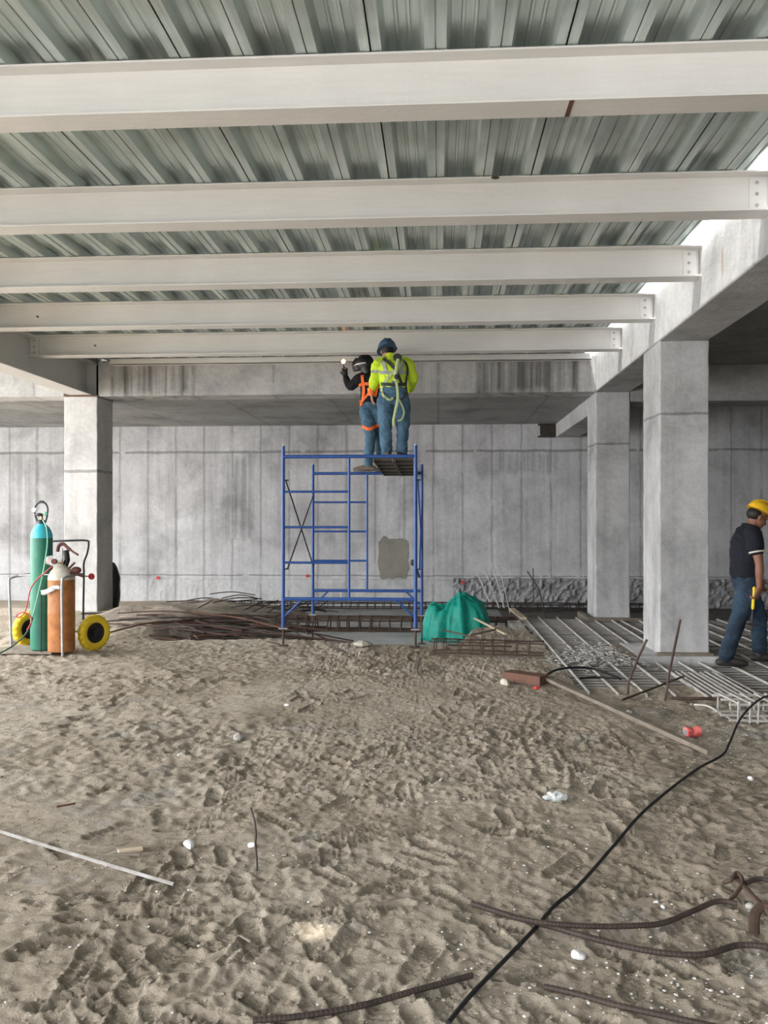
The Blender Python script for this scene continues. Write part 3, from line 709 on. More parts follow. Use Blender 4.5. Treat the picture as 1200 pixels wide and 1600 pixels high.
MB().tube([(.056, 0, 0), (.059, 0, 0)], .024, 16).build('can_end', M['tube_grey'], can); MB().tube([(-.056, 0, 0), (-.059, 0, 0)], .024, 16).build('can_end', M['tube_grey'], can)

# planks and sticks on the sand
def gtimber(name, label, cat, pa, pb, wd, th, mat, dz=.0):
    a = PZ(*pa); b = PZ(*pb); a.z = G(a.x, a.y)+dz; b.z = G(b.x, b.y)+dz
    return timber(name, label, cat, a, b, wd, th, mat)
gtimber('wood_batten', 'long grey wooden batten slanting across the sand in front of the rebar mat', 'batten', (838, 1060), (1110, 1185), .045, .03, 'wood', .03)
gtimber('wood_board', 'short red-brown board at the front left corner of the rebar mat', 'board', (792, 1061), (850, 1069), .15, .085, 'wood_red', .0)
stone(789, 1068, .05, 'cream', 'foam_block', 'cream block at the left end of the red-brown board', 'block', 15, .7)
gtimber('wood_offcut', 'upper pale wood offcut of a pair on the left sand', 'wood scrap', (184, 1343), (223, 1337), .03, .013, 'wood_pale', .02)
gtimber('wood_offcut', 'lower thin wood offcut of a pair on the left sand', 'wood scrap', (178, 1347), (220, 1347), .012, .010, 'wood', .018)
gtimber('wood_offcut', 'dark wood offcut on the sand at centre left', 'wood scrap', (462, 1353), (484, 1348), .022, .014, 'wood', .02)
gtimber('wood_offcut', 'reddish wood chip on the upper left sand', 'wood scrap', (88, 1264), (118, 1258), .014, .009, 'wood_red', .02)
gtimber('wood_offcut', 'small stick lying near the bright spot on the sand', 'wood scrap', (376, 1478), (393, 1489), .010, .008, 'wood', .016)
gtimber('wood_offcut', 'short stick standing proud of the sand below the scaffold', 'wood scrap', (654, 1032), (649, 1052), .04, .03, 'wood', .03)
pts = []
for u, v in ((392, 1266), (398, 1290), (400, 1310), (399, 1325), (401, 1345), (402, 1367)):
    p = PZ(u, v); p.z = G(p.x, p.y)+.012; pts.append(p)
loose('thin_stick', 'thin dark crooked stick on the sand near centre left', 'stick', curve_pts(pts, 4), .005, 'rebar_dark')
def ground_path(px, r, lift=.006, n=6):
    pts = []
    for e in px:
        u, v = e[0], e[1]; p = PZ(u, v); p.z = G(p.x, p.y)+r+lift+(e[2] if len(e) > 2 else 0); pts.append(p)
    return curve_pts(pts, n)
loose('conduit_pipe', 'dusty white and brown pipe lying on the left sand', 'pipe', ground_path([(-40, 1286), (120, 1342), (272, 1391)], .008, .004), .008, 'pvc')
cab = ground_path([(1245, 1116, .15), (1195, 1122, .15), (1160, 1144, .10), (1140, 1166, .02), (1128, 1182), (1085, 1210), (1010, 1275), (960, 1330), (905, 1390), (865, 1425), (838, 1458), (800, 1500), (765, 1538), (735, 1570), (700, 1612)], .0075, .010)
tag(MB().tube(cab, .0075, 8).build('power_cable', M['cable'], smooth=True), 'black cable snaking across the right sand to the bottom edge', 'cable')
cab = ground_path([(1130, 1180), (1080, 1222), (1020, 1278), (975, 1330), (900, 1397)], .006, .002)
tag(MB().tube(curve_pts([PZ(u, v, .075) for u, v in ((1218, 1092), (1190, 1096))]), .006, 6).build('cable_stub', M['cable'], smooth=True), 'short black cable end on the cage at the right edge', 'cable')
cb = curve_pts([PZ(850, 1057, .03), PZ(872, 1046, .05), PZ(905, 1043, .05), PZ(935, 1047, .03), PZ(970, 1061, .03)])
tag(MB().tube(cb, .012, 8).build('rubber_hose', M['cable'], smooth=True), 'upper black rubber hose curling over the rebar mat', 'hose')
cb = curve_pts([PZ(905, 1060, .03), PZ(930, 1058, .03), PZ(965, 1060, .03)])
tag(MB().tube(cb, .010, 8).build('rubber_hose', M['cable'], smooth=True), 'lower black rubber hose lying on the rebar mat', 'hose')
RIB = dict(rib=.08, n=8, step=.0065)
loose('ribbed_rebar', 'long ribbed rebar in the foreground reaching the right edge', 'rebar', ground_path([(737, 1426), (800, 1445), (870, 1462), (950, 1482), (1030, 1497), (1100, 1500), (1160, 1485), (1240, 1496)], .0105, .014), .0105, 'brown_bar', **RIB)
loose('ribbed_rebar', 'shorter ribbed rebar in the foreground bending up at its right end', 'rebar', ground_path([(796, 1452), (850, 1461), (920, 1464), (985, 1462), (1035, 1457), (1080, 1440), (1120, 1426), (1152, 1430)], .0100, .030), .0100, 'brown_bar', **RIB)
loose('ribbed_rebar', 'brown ribbed rebar half buried at the bottom right', 'rebar', ground_path([(850, 1552), (900, 1563), (960, 1580), (1040, 1598), (1120, 1615)], .0095, .004), .0095, 'brown_bar', **RIB)
loose('ribbed_rebar', 'dark ribbed rebar along the bottom edge left of the cable', 'rebar', ground_path([(395, 1606), (470, 1598), (560, 1583), (650, 1560), (738, 1536)], .0095, .004), .0095, 'brown_bar', **RIB)
loose('tie_wire', 'thin wire lying right of the cable near the bottom', 'wire', ground_path([(768, 1540), (790, 1543), (812, 1548)], .003, .004), .003, 'rebar_dark')
# rusty bracket at the right edge
pb = PZ(1185, 1440)
br = thing('rusty_clamp', 'rusty metal clamp with a long bar at the right edge of the foreground', 'clamp', (pb.x, pb.y, G(pb.x, pb.y)), 0)
def loc_(o, u, v, z=0.0): p = PZ(u, v); return Vector((p.x-o.location.x, p.y-o.location.y, z))
MB().tube([loc_(br, 1150, 1385, .035), loc_(br, 1175, 1420, .05), loc_(br, 1215, 1458, .045)], [(.006, .013)]*3, 8).build('bar', M['rebar'], br)
MB().tube(curve_pts([loc_(br, 1130, 1388, .02), loc_(br, 1142, 1392, .04), loc_(br, 1152, 1384, .05), loc_(br, 1160, 1400, .045), loc_(br, 1138, 1420, .02)]), .008, 8).build('hook', M['rebar'], br)
MB().tube(curve_pts([loc_(br, 1165, 1397, .04), loc_(br, 1190, 1392, .045), loc_(br, 1225, 1400, .03)]), .010, 8).build('rod', M['rebar_dark'], br)
MB().tube(curve_pts([loc_(br, 1178, 1465, .01), loc_(br, 1180, 1446, .04), loc_(br, 1198, 1440, .055), loc_(br, 1215, 1462, .04)]), [(.006, .02)]*25, 8).build('jaw', M['rebar'], br)
MB().ell(loc_(br, 1172, 1432, .035), (.018, .014, .012)).build('nut', M['rubblec'], br)

# ------------------------------------------------------------------ teal tarpaulin over a heap
def tarp():
    cx, cy, z0 = .27, 12.75, PIT; rx, ry, h = .53, .42, .68
    o = thing('tarpaulin', 'crumpled teal tarpaulin heaped behind the right scaffold leg', 'tarpaulin', (cx, cy, z0))
    nr, na = 60, 150; vs_ = []; fs_ = []
    for j in range(nr+1):
        q = j/nr
        for i in range(na):
            a = 2*math.pi*i/na; c_, s_ = math.cos(a), math.sin(a)
            fold = (.5*math.sin(9*a+2.2*noise.noise(Vector((c_*2, s_*2, 1)))+3*q)+.35*math.sin(17*a+4*noise.noise(Vector((c_*3, s_*3, q*2))))+.5*noise.noise(Vector((c_*5, s_*5, q*4))))
            r = q**.75*(1+.13*fold*q)
            x, y = rx*r*c_, ry*r*s_
            Hx = float(np.interp(x, [-.53, -.46, -.38, -.28, -.18, -.08, 0, .04, .14, .26, .38, .46, .53], [.30, .50, .54, .52, .50, .60, .66, .71, .66, .62, .54, .40, .20]))
            z = Hx*(1-q**9)*(1-.25*abs(y/ry)**1.5) + .05*fold*q*(1-q**3) + .035*noise.noise(Vector((x*11, y*11, 4)))*(1-q**4)
            vs_.append((x, y, max(z, .005)))
    for j in range(nr):
        for i in range(na):
            a = j*na+i; b = j*na+(i+1) % na; fs_.append((a, b, b+na, a+na))
    s = MB().add(vs_, fs_).build('sheet', M['tarp'], o, smooth=True)
    sd = s.modifiers.new('thick', 'SOLIDIFY'); sd.thickness = .006
tarp()

# ------------------------------------------------------------------ scaffold
def scaffold():
    xl, xr = -1.815, -.265; yf, yr = 10.03, 12.22
    zt = 2.34
    o = thing('scaffold', 'blue steel frame scaffold on rusty screw jacks in the middle of the site', 'scaffold', (xl, yf, 0))
    W = xr-xl; D = yr-yf
    def frame(y, dz, ground, sx=0.0):
        r = .0215
        fr = []
        for x in (0, W):
            MB().tube([(x+sx, y, .21+dz), (x+sx, y, zt+dz)], r, 12).build('upright', M['blue'], o, smooth=True)
            j = MB().tube([(x+sx, y, ground), (x+sx, y, .23+dz)], .013, 10).box((x+sx-.05, y-.05, ground-.004), (x+sx+.05, y+.05, ground+.006)).tube([(x+sx, y, .19+dz), (x+sx, y, .215+dz)], .032, 8)
            j.build('screw_jack', M['rebar'], o)
            MB().tube([(x+sx, y, zt+dz), (x+sx, y, zt+.015+dz)], .013, 8).build('coupling_pin', M['tube_grey'], o)
            MB().tube([(x+sx-.05, y-.03, .205+dz), (x+sx+.05, y-.03, .205+dz)], .008, 6).build('jack_handle', M['tube_grey'], o)
        MB().tube([(sx, y, 2.215+dz), (W+sx, y, 2.215+dz)], .021, 10).build('top_rail', M['blue'], o, smooth=True)
        MB().tube([(sx, y, .55+dz), (W+sx, y, .55+dz)], .021, 10).build('bottom_rail', M['blue'], o, smooth=True)
        xm = W*.5
        MB().tube([(xm+sx, y, .55+dz), (xm+sx, y, 2.215+dz)], .015, 10).build('ladder_post', M['blue'], o, smooth=True)
        for z in (1.805, 1.39, .975):
            MB().tube([(sx, y, z+dz), (xm+sx, y, z+dz)], .014, 8).build('rung', M['blue'], o, smooth=True)
        for x, s in ((0, 1), (W, -1)):
            MB().tube([(x+sx, y, .33+dz), (x+s*.22+sx, y, .54+dz)], .012, 8).build('corner_brace', M['blue'], o, smooth=True)
    frame(0, 0, 0.0); frame(D, -.085, PIT+.01, 0.03)
    for x, col_ in ((0, 'tube_dark'), (W, 'tube_dark')):
        for a, b in (((x+.025, .03, 1.94), (x+.045, D-.03, .80)), ((x+.045, .03, .90), (x+.035, D-.03, 1.80))):
            MB().tube([a, b], .009, 8).build('cross_brace', M[col_ if x == 0 else 'blue'], o, smooth=True)
        for zz in (1.94, .90):
            MB().tube([(x-.02, .0, zz), (x+.06, .02, zz)], .008, 6).build('brace_pin', M['tube_dark'], o)
    # folded clamp hanging on the rear right upright
    MB().ell((W-.09, D-.1, .87), (.04, .03, .045)).tube([(W-.07, D-.1, .86), (W-.0, D-.06, .66)], .018, 8).build('clamp', M['tube_dark'], o)
    # working platform: two planks hooked over the top rails
    pl = []
    zp = 2.192
    for k in range(2):
        x0 = W-.50+k*.245
        p = thing('scaffold_plank', '%s weathered metal scaffold plank under the workers\' feet' % ('left' if k == 0 else 'right'), 'plank', (xl+x0, yf+.026, 0)); 
        p.rotation_euler = (0, 0, 0)
        n = 2.135; s = -.085/D
        def zz(y): return zp+s*y
        vs_ = []
        for y in (0, n):
            vs_ += [(0, y, zz(y)), (.235, y, zz(y)), (.235, y, zz(y)+.045), (0, y, zz(y)+.045)]
        MB().add(vs_, [(0, 1, 2, 3), (4, 7, 6, 5), (0, 4, 5, 1), (1, 5, 6, 2), (2, 6, 7, 3), (3, 7, 4, 0)]).build('deck_board', M['plank'], p, bevel=.004)
        for y in (.3, .75, 1.2, 1.65, 2.05):
            MB().box((0.002, y, zz(y)-.022), (.233, y+.03, zz(y)+.002)).build('stiffener_rib', M['rebar_dark'], p)
        for x in (.0, .225):
            vs_ = []
            for y in (.03, n-.05): vs_ += [(x, y, zz(y)-.028), (x+.01, y, zz(y)-.028), (x+.01, y, zz(y)+.01), (x, y, zz(y)+.01)]
            MB().add(vs_, [(0, 1, 2, 3), (4, 7, 6, 5), (0, 4, 5, 1), (1, 5, 6, 2), (2, 6, 7, 3), (3, 7, 4, 0)]).build('edge_rail', M['plank'], p)
    return o
scaffold()

# ------------------------------------------------------------------ gas cylinders and cart
def W_(u, v, y, o): p = PY(u, v, y); return Vector((p.x-o.location.x, p.y-o.location.y, p.z-o.location.z))
CY = 9.5
p = PY(65, 1022, CY); gz = G(p.x, p.y)
g = thing('gas_cylinder', 'tall green gas cylinder with light blue shoulder standing on the cart', 'gas cylinder', (p.x, p.y, gz+.02))
MB().lathe([(.10, 0), (.118, .012), (.120, .03), (.120, 1.25), (.119, 1.262)], 32).build('cylinder_body', M['o2green'], g, smooth=True)
MB().lathe([(.1195, 1.262), (.117, 1.30), (.104, 1.345), (.080, 1.385), (.052, 1.41), (.040, 1.42), (.038, 1.43)], 32).build('shoulder', M['o2top'], g, smooth=True)
MB().lathe([(.042, 1.425), (.044, 1.432), (.044, 1.455), (.03, 1.465), (.02, 1.47)], 20).build('neck_ring', M['tube_dark'], g)
gd_ = MB()
gd_.tube(curve_pts([(-.045, 0, 1.44), (-.075, 0, 1.52), (-.078, 0, 1.60), (-.04, 0, 1.655), (0, 0, 1.665), (.04, 0, 1.655), (.07, 0, 1.60), (.065, 0, 1.52), (.045, 0, 1.44)]), [(.011, .006)]*65, 8).box((-.02, -.012, 1.66), (.02, .012, 1.685))
gd_.build('valve_guard', M['tube_dark'], g)
vl = MB().tube([(0, 0, 1.46), (0, 0, 1.53)], .016, 12).tube([(0, 0, 1.51), (-.07, -.02, 1.53)], .010, 10).build('valve', M['brass'], g)
MB().ell((.055, -.01, 1.535), (.026, .018, .022)).build('valve_knob', M['hose_green'], vl)
MB().ell((-.01, -.03, 1.525), (.038, .022, .02)).build('regulator', M['tube_dark'], g)
MB().lathe([(0, 0), (.026, 0), (.026, .02), (0, .02)], 18, Matrix.Translation((-.062, -.04, 1.575)) @ Matrix.Rotation(R(75), 4, 'X')).build('gauge', M['white'], g)
p = PY(96, 1025, 9.38); gz = G(p.x, p.y)
a = thing('gas_cylinder', 'shorter orange gas cylinder with cream shoulder and dark torch gear on top', 'gas cylinder', (p.x, p.y, gz+.02))
MB().lathe([(.125, 0), (.142, .01), (.145, .03), (.145, .42), (.147, .43), (.145, .44), (.145, .80)], 32).build('cylinder_body', M['acorange'], a, smooth=True)
MB().lathe([(.1455, .80), (.143, .83), (.12, .885), (.08, .93), (.05, .95), (.045, .965)], 32).build('shoulder', M['cream'], a, smooth=True)
vl = MB().tube([(0, 0, .95), (0, 0, 1.02)], .018, 10).tube([(0, 0, .985), (-.10, -.04, .99)], .012, 8).build('valve', M['brass'], a)
rg = MB().lathe([(0, 0), (.034, 0), (.036, .012), (.036, .03), (0, .032)], 20, Matrix.Translation((-.115, -.06, 1.01)) @ Matrix.Rotation(R(78), 4, 'X')).build('pressure_gauge', M['red'], a)
MB().lathe([(0, .0325), (.022, .0325), (.022, .035), (0, .035)], 16, Matrix.Translation((-.115, -.06, 1.01)) @ Matrix.Rotation(R(78), 4, 'X')).build('gauge_face', M['can'], rg)
MB().lathe([(0, 0), (.030, 0), (.030, .03), (0, .03)], 20, Matrix.Translation((-.03, -.10, 1.005)) @ Matrix.Rotation(R(85), 4, 'X')).build('pressure_gauge', M['maroon'], a)
# torch and gloves over the orange cylinder
p = PY(103, 890, 9.42)
tr = thing('cutting_torch', 'dark brown cutting torch and grip hung over the orange cylinder', 'torch', (p.x, p.y, p.z))
o = tr
MB().tube(curve_pts([W_(90, 862, 9.42, o), W_(92, 853, 9.42, o), W_(99, 850, 9.42, o), W_(106, 856, 9.40, o), W_(114, 862, 9.38, o), W_(122, 867, 9.36, o)]), [(.02, .016)]*17+[(.019, .013)]*12+[(.012, .01)]*12, 10).build('torch_head', M['maroon'], tr, smooth=True)
MB().tube([W_(103, 860, 9.43, o), W_(105, 875, 9.42, o), W_(100, 890, 9.42, o)], .032, 12).build('handle', M['plastic_k'], tr, smooth=True)
MB().tube([W_(97, 857, 9.37, o), W_(98, 885, 9.37, o)], .008, 8).build('lever', M['tube_grey'], tr)
p = PY(118, 892, 9.38)
gl = thing('leather_glove', 'maroon leather glove draped over the cart rail right of the orange cylinder', 'glove', (p.x, p.y, p.z))
o = gl
MB().ell(W_(119, 891, 9.38, o), (.06, .035, .04)).ell(W_(109, 896, 9.36, o), (.06, .03, .018)).tube([W_(108, 888, 9.36, o), W_(117, 879, 9.36, o)], [.014, .010], 8).tube([W_(122, 897, 9.36, o), W_(130, 901, 9.36, o)], [.02, .012], 8).build('glove_palm', M['maroon'], gl, smooth=True)
# cart
p = PY(90, 1018, 9.7)
ct = thing('cylinder_cart', 'steel cylinder cart with two yellow wheels carrying both gas cylinders', 'cart', (p.x, p.y, G(p.x, p.y)))
o = ct
MB().box((-.50, -.42, -.0), (.12, .12, .018)).build('base_plate', M['dirt'], ct, bevel=.004)
MB().tube(curve_pts([W_(18, 1022, 9.6, o), W_(16, 960, 9.6, o), W_(14.5, 912, 9.6, o), W_(18, 903, 9.62, o), W_(45, 897, 9.75, o), W_(62, 895, 9.85, o)]), .014, 10).build('side_hoop', M['tube_grey'], ct, smooth=True)
MB().tube(curve_pts([W_(98, 1028, 9.17, o), W_(97, 960, 9.18, o), W_(97, 912, 9.18, o), W_(100, 903, 9.2, o), W_(114, 899, 9.35, o), W_(128, 897, 9.6, o)]), .015, 10).build('front_hoop', M['tube_grey'], ct, smooth=True)
MB().tube(curve_pts([W_(64, 1024, 9.33, o), W_(64, 930, 9.35, o)]), .008, 8).build('strut', M['tube_dark'], ct, smooth=True)
MB().tube(curve_pts([W_(70, 846, 9.85, o), W_(100, 845, 9.82, o), W_(134, 844.5, 9.8, o), W_(138.5, 850, 9.8, o), W_(136, 865, 9.8, o), W_(131, 880, 9.8, o), W_(131, 900, 9.8, o), W_(130, 960, 9.75, o), W_(130, 985, 9.7, o)]), .012, 10).build('push_handle', M['tube_dark'], ct, smooth=True)
MB().tube([W_(98, 898, 9.3, o), W_(60, 898, 9.45, o), W_(30, 899, 9.6, o)], .008, 8).build('chain_bar', M['tube_grey'], ct)
nrm = Vector((.85, -.53, 0)).normalized()
cR = PY(147, 993.5, 9.62); cR.z = G(cR.x, cR.y)+.205; cL = PY(45, 992, 10.05); cL.z = cR.z-.02
MB().tube([cR-ct.location-nrm*.02, cL-ct.location], .012, 8).build('axle', M['tube_dark'], ct)
for c_ in (cR, cL):
    q4 = Matrix.Translation(c_-ct.location) @ nrm.to_track_quat('Z', 'Y').to_matrix().to_4x4()
    prof = []
    tw = []
    n = 72; mb = MB(); rings = []
    sec = [(.115, -.03), (.125, -.044), (.16, -.050), (.185, -.043), (.200, -.026), (.204, 0), (.200, .026), (.185, .043), (.16, .050), (.125, .044), (.115, .03)]
    vs_ = []; fs_ = []
    for k in range(n):
        an = 2*math.pi*k/n; kn = .004*(1 if (k//2) % 2 else -1)
        for r_, z in sec:
            rr2 = r_ + (kn if r_ > .17 else 0); vs_.append(q4 @ Vector((rr2*math.cos(an), rr2*math.sin(an), z)))
    m_ = len(sec)
    for k in range(n):
        for j in range(m_-1):
            a_ = k*m_+j; b_3 = ((k+1) % n)*m_+j; fs_.append((a_, b_3, b_3+1, a_+1))
    wh = MB().add(vs_, fs_).build('wheel', M['tyre'], ct, smooth=False)
    hb = MB().lathe([(0, -.028), (.118, -.03), (.118, .03), (.108, .034), (.095, .022), (.045, .020), (.042, .045), (.02, .047), (0, .047)], 28, q4).build('hub', M['plastic_k'], wh, smooth=True)
MB().lathe([(0, 0), (.036, 0), (.036, .03), (0, .03)], 20, Matrix.Translation(W_(143, 901, 9.7, o)) @ Matrix.Rotation(R(80), 4, 'X') @ Matrix.Rotation(R(20), 4, 'Y')).build('reflector', M['red'], ct)
MB().tube([W_(131, 900, 9.75, o), W_(143, 901, 9.72, o)], .006, 6).build('reflector_arm', M['tube_dark'], ct)
h1 = curve_pts([PY(67, 812, 9.36), PY(73, 826, 9.30), PY(74, 850, 9.29), PY(70, 880, 9.29), PY(65, 905, 9.28), PY(58, 935, 9.27), PY(51, 965, 9.26)])
h2 = curve_pts([PY(51, 965, 9.26), PY(44, 985, 9.24), PY(28, 1003, 9.2), PY(5, 1018, 9.1), PY(-20, 1028, 9.0)])
gh_ = MB().tube(h1, .008, 8).build('gas_hose', M['hose_green'], smooth=True); tag(gh_, 'pale green gas hose running down the tall green cylinder to the left edge', 'hose')
MB().tube(h2, .009, 8).build('dark_end', M['hose_dark'], gh_, smooth=True)
hr = curve_pts([PY(82, 884, 9.27), PY(70, 895, 9.25), PY(58, 905, 9.25), PY(48, 920, 9.25), PY(43, 942, 9.25), PY(38, 958, 9.25), PY(28, 965, 9.25), PY(27, 960, 9.25), PY(38, 957, 9.24), PY(47, 962, 9.24), PY(49, 972, 9.24), PY(42, 985, 9.22)])
tag(MB().tube(hr, .007, 8).build('gas_hose', M['hose_red'], smooth=True), 'red gas hose looping down in front of the tall green cylinder', 'hose')
pw = PY(78, 922, 9.22)
mb = MB().ell((0, 0, 0), (.115, .025, .030), 20, 12)
mb.v = [tuple(Vector(c)*(1+.5*noise.noise(Vector(c)*22))+Vector((0, 0, .03*math.sin(c[0]*22)))) for c in mb.v]
tag(mb.build('plastic_wrap', M['white'], loc=pw), 'torn white plastic wrap tied round the two gas cylinders', 'plastic wrap')
pw = PY(83, 876, 9.30)
crv = MB().ell((0, 0, 0), (.09, .03, .05), 18, 12); crv.v = [tuple(Vector(c)*(1+.6*noise.noise(Vector(c)*25))) for c in crv.v]
tag(crv.build('plastic_bag', M['film'], loc=pw), 'clear plastic bag crumpled over the regulator of the orange cylinder', 'plastic bag')
# things at the foot of the left column
pb = PY(160, 948, 12.6)
t_ = thing('timber_offcuts', 'dark brown timber offcuts stacked at the foot of the left column', 'timber', (pb.x, pb.y, -.12))
for i, (x, y, z, L, rz) in enumerate(((-.25, 0, 0, .55, .2), (-.22, .1, .07, .5, -.15), (-.30, -.06, .14, .45, .35), (-.1, .12, .13, .3, .8))):
    b = MB().box((0, 0, 0), (L, .09, .06)).build('board', M['rebar' if i % 2 else 'rebar_dark'], t_, bevel=.004); b.location = (x, y, z); b.rotation_euler = (0, 0, rz)
kk = MB().ell((0, 0, 0), (.13, .13, .44), 20, 16); kk.v = [tuple(Vector(c)*(1+.12*noise.noise(Vector(c)*9))) for c in kk.v]
tag(kk.build('dark_sack', M['plastic_k'], loc=(-5.31, 13.79, .33)), 'dark sack standing upright behind the right edge of the left column', 'sack')

# ------------------------------------------------------------------ people
def evalmesh(o):
    dg = bpy.context.evaluated_depsgraph_get(); me = bpy.data.meshes.new_from_object(o.evaluated_get(dg)); old = o.data; mats = list(old.materials)
    o.modifiers.clear(); o.data = me
    if not me.materials:
        for m_ in mats: me.materials.append(m_)
def skinmesh(name, mb, mat, parent, voxel=.010, smooth=4, fold=0, fs=(11, 11, 11), seed=0, zmin=None):
    o = mb.build(name, mat)
    r = o.modifiers.new('remesh', 'REMESH'); r.mode = 'VOXEL'; r.voxel_size = voxel
    if smooth: s_ = o.modifiers.new('smooth', 'SMOOTH'); s_.iterations = smooth; s_.factor = .5
    evalmesh(o); me = o.data
    n = len(me.vertices); co = np.empty(n*3); me.vertices.foreach_get('co', co); co = co.reshape(-1, 3)
    if fold:
        no = np.empty(n*3); me.vertices.foreach_get('normal', no); no = no.reshape(-1, 3)
        d = np.array([noise.noise(Vector((c[0]*fs[0], c[1]*fs[1], c[2]*fs[2]+seed))) + .45*(1-abs(noise.noise(Vector((c[0]*fs[0]*1.8+c[2]*9, c[1]*fs[1]*1.8, c[2]*fs[2]*1.6+seed*2))))*3) for c in co])
        co = co + no*(d*fold)[:, None]
    if zmin is not None: co[:, 2] = np.maximum(co[:, 2], zmin)
    me.vertices.foreach_set('co', co.ravel()); me.update()
    me.polygons.foreach_set('use_smooth', [True]*len(me.polygons)); o.parent = parent; return o
def hand(mb, wrist, d, nrm, thumb, curl=.5, s=1.0):
    """palm, four unequal bent fingers and a thumb; nrm = palm facing direction, thumb = +-1 side"""
    wrist = Vector(wrist); d = Vector(d).normalized(); nrm = Vector(nrm); nrm = (nrm-d*nrm.dot(d)).normalized(); l = d.cross(nrm)*thumb
    mb.cap([wrist-d*.02, wrist+d*.03*s, wrist+d*.085*s], [(.026*s, .019*s), (.037*s, .016*s), (.039*s, .013*s)], side=l)
    for i, (off, L) in enumerate(((.028, .072), (.010, .082), (-.009, .076), (-.027, .058))):
        q = wrist+d*.088*s+l*off*s; dd = d+l*off*2.2; dd.normalize(); pts = [q-dd*.02, q]; ax = dd.cross(nrm)
        for k, f in enumerate((.45, .32, .23)):
            dd = (Matrix.Rotation(curl*(.8+.15*k), 3, ax) @ dd).normalized(); q = q+dd*L*f*s*1.05; pts.append(q)
        mb.cap(pts, [.0095*s, .0095*s, .0088*s, .008*s, .0065*s], n=8)
    q = wrist+d*.03*s+l*.026*s; dd = (l*.75+d*.65+nrm*.25).normalized(); pts = [q-dd*.015, q]
    for f in (.035, .028, .022): dd = (dd+d*.25+nrm*curl*.35).normalized(); q = q+dd*f*s; pts.append(q)
    mb.cap(pts, [.013*s, .013*s, .0105*s, .0095*s, .0075*s], n=8)
def head(mb, c, rot, s=1.0):
    c = Vector(c)
    def e(p, r): mb.ell(c + rot @ (Vector(p)*s), tuple(k*s for k in r), 20, 14, rot)
    e((0, -.012, .030), (.074, .094, .090)); e((0, .030, -.035), (.060, .062, .068)); e((0, .062, -.078), (.026, .022, .02))
    e((0, .092, -.012), (.011, .016, .022)); e((0, .098, -.024), (.016, .013, .010)); e((0, .080, .030), (.052, .016, .012))
    e((0, .082, -.047), (.024, .012, .006)); e((0, .080, -.058), (.020, .012, .006)); e((.035, .062, -.02), (.02, .02, .018)); e((-.035, .062, -.02), (.02, .02, .018))
    e((.076, -.006, -.008), (.010, .020, .031)); e((-.076, -.006, -.008), (.010, .020, .031))
def hardhat(parent, c, rot, mat, s=1.0, name='hard_hat'):
    c = Vector(c); T = Matrix.Translation(c) @ rot.to_4x4() @ Matrix.Translation((0, 0, .035*s)) @ Matrix.Diagonal((.104*s, .130*s, .118*s, 1))
    mb = MB(); prof = [(math.cos(t_), math.sin(t_)) for t_ in [math.pi/2*k/12 for k in range(13)]]
    mb.lathe([(1.0, -.02)]+prof, 36, T)
    # brim, longer in front (+y)
    n = 40; r0 = []; r1 = []; r2 = []
    for k in range(n):
        a = 2*math.pi*k/n; c_, s_ = math.cos(a), math.sin(a); ex = 1.06+.30*max(0, s_)**3+.06*max(0, -s_)
        r0.append(T @ Vector((c_*.98, s_*.98, .05))); r1.append(T @ Vector((c_*ex, s_*ex, -.06))); r2.append(T @ Vector((c_*.97, s_*.97, -.03)))
    mb.rings([r0, r1, r2], cap=False)
    for x in (-.25, 0, .25):
        mb.tube([T @ Vector((x, .9*math.cos(t_), .97*math.sin(t_)+.03)) for t_ in [math.pi*(.12+.76*k/14) for k in range(15)]], [(.009*s, .006*s)]*15, 8)
    o = mb.build(name, mat, parent, smooth=True); return o
def boot(parent, ank, d, mat, z0=0.0, s=1.0):
    ank = Vector(ank); d = Vector(d).normalized(); b = Vector((ank.x, ank.y, z0))
    mb = MB()
    mb.cap([ank+Vector((0, 0, .06)), Vector((ank.x, ank.y, z0+.06))-d*.01], [(.052*s, .050*s), (.046*s, .050*s)])
    sd_ = d.cross(Vector((0, 0, 1)))
    mb.cap([b-d*.065*s+Vector((0, 0, .038)), b+d*.04*s+Vector((0, 0, .045)), b+d*.13*s+Vector((0, 0, .034)), b+d*.185*s+Vector((0, 0, .028))], [(.040*s, .036*s), (.044*s, .046*s), (.050*s, .034*s), (.042*s, .026*s)], side=sd_)
    o = skinmesh('boot', mb, mat, parent, .008, 3, zmin=z0+.001)
    mb = MB(); ring = []
    for z in (z0, z0+.016):
        rg_ = []
        for k in range(24):
            a = 2*math.pi*k/24; u = math.cos(a); v = math.sin(a)
            rg_.append(b+d*(.06+.13*u)*s+sd_*(v*(.047+.008*u))*s+Vector((0, 0, z-b.z+0)))
        ring.append(rg_)
    MB().rings(ring).build('sole', M['plastic_k'], o)
    return o
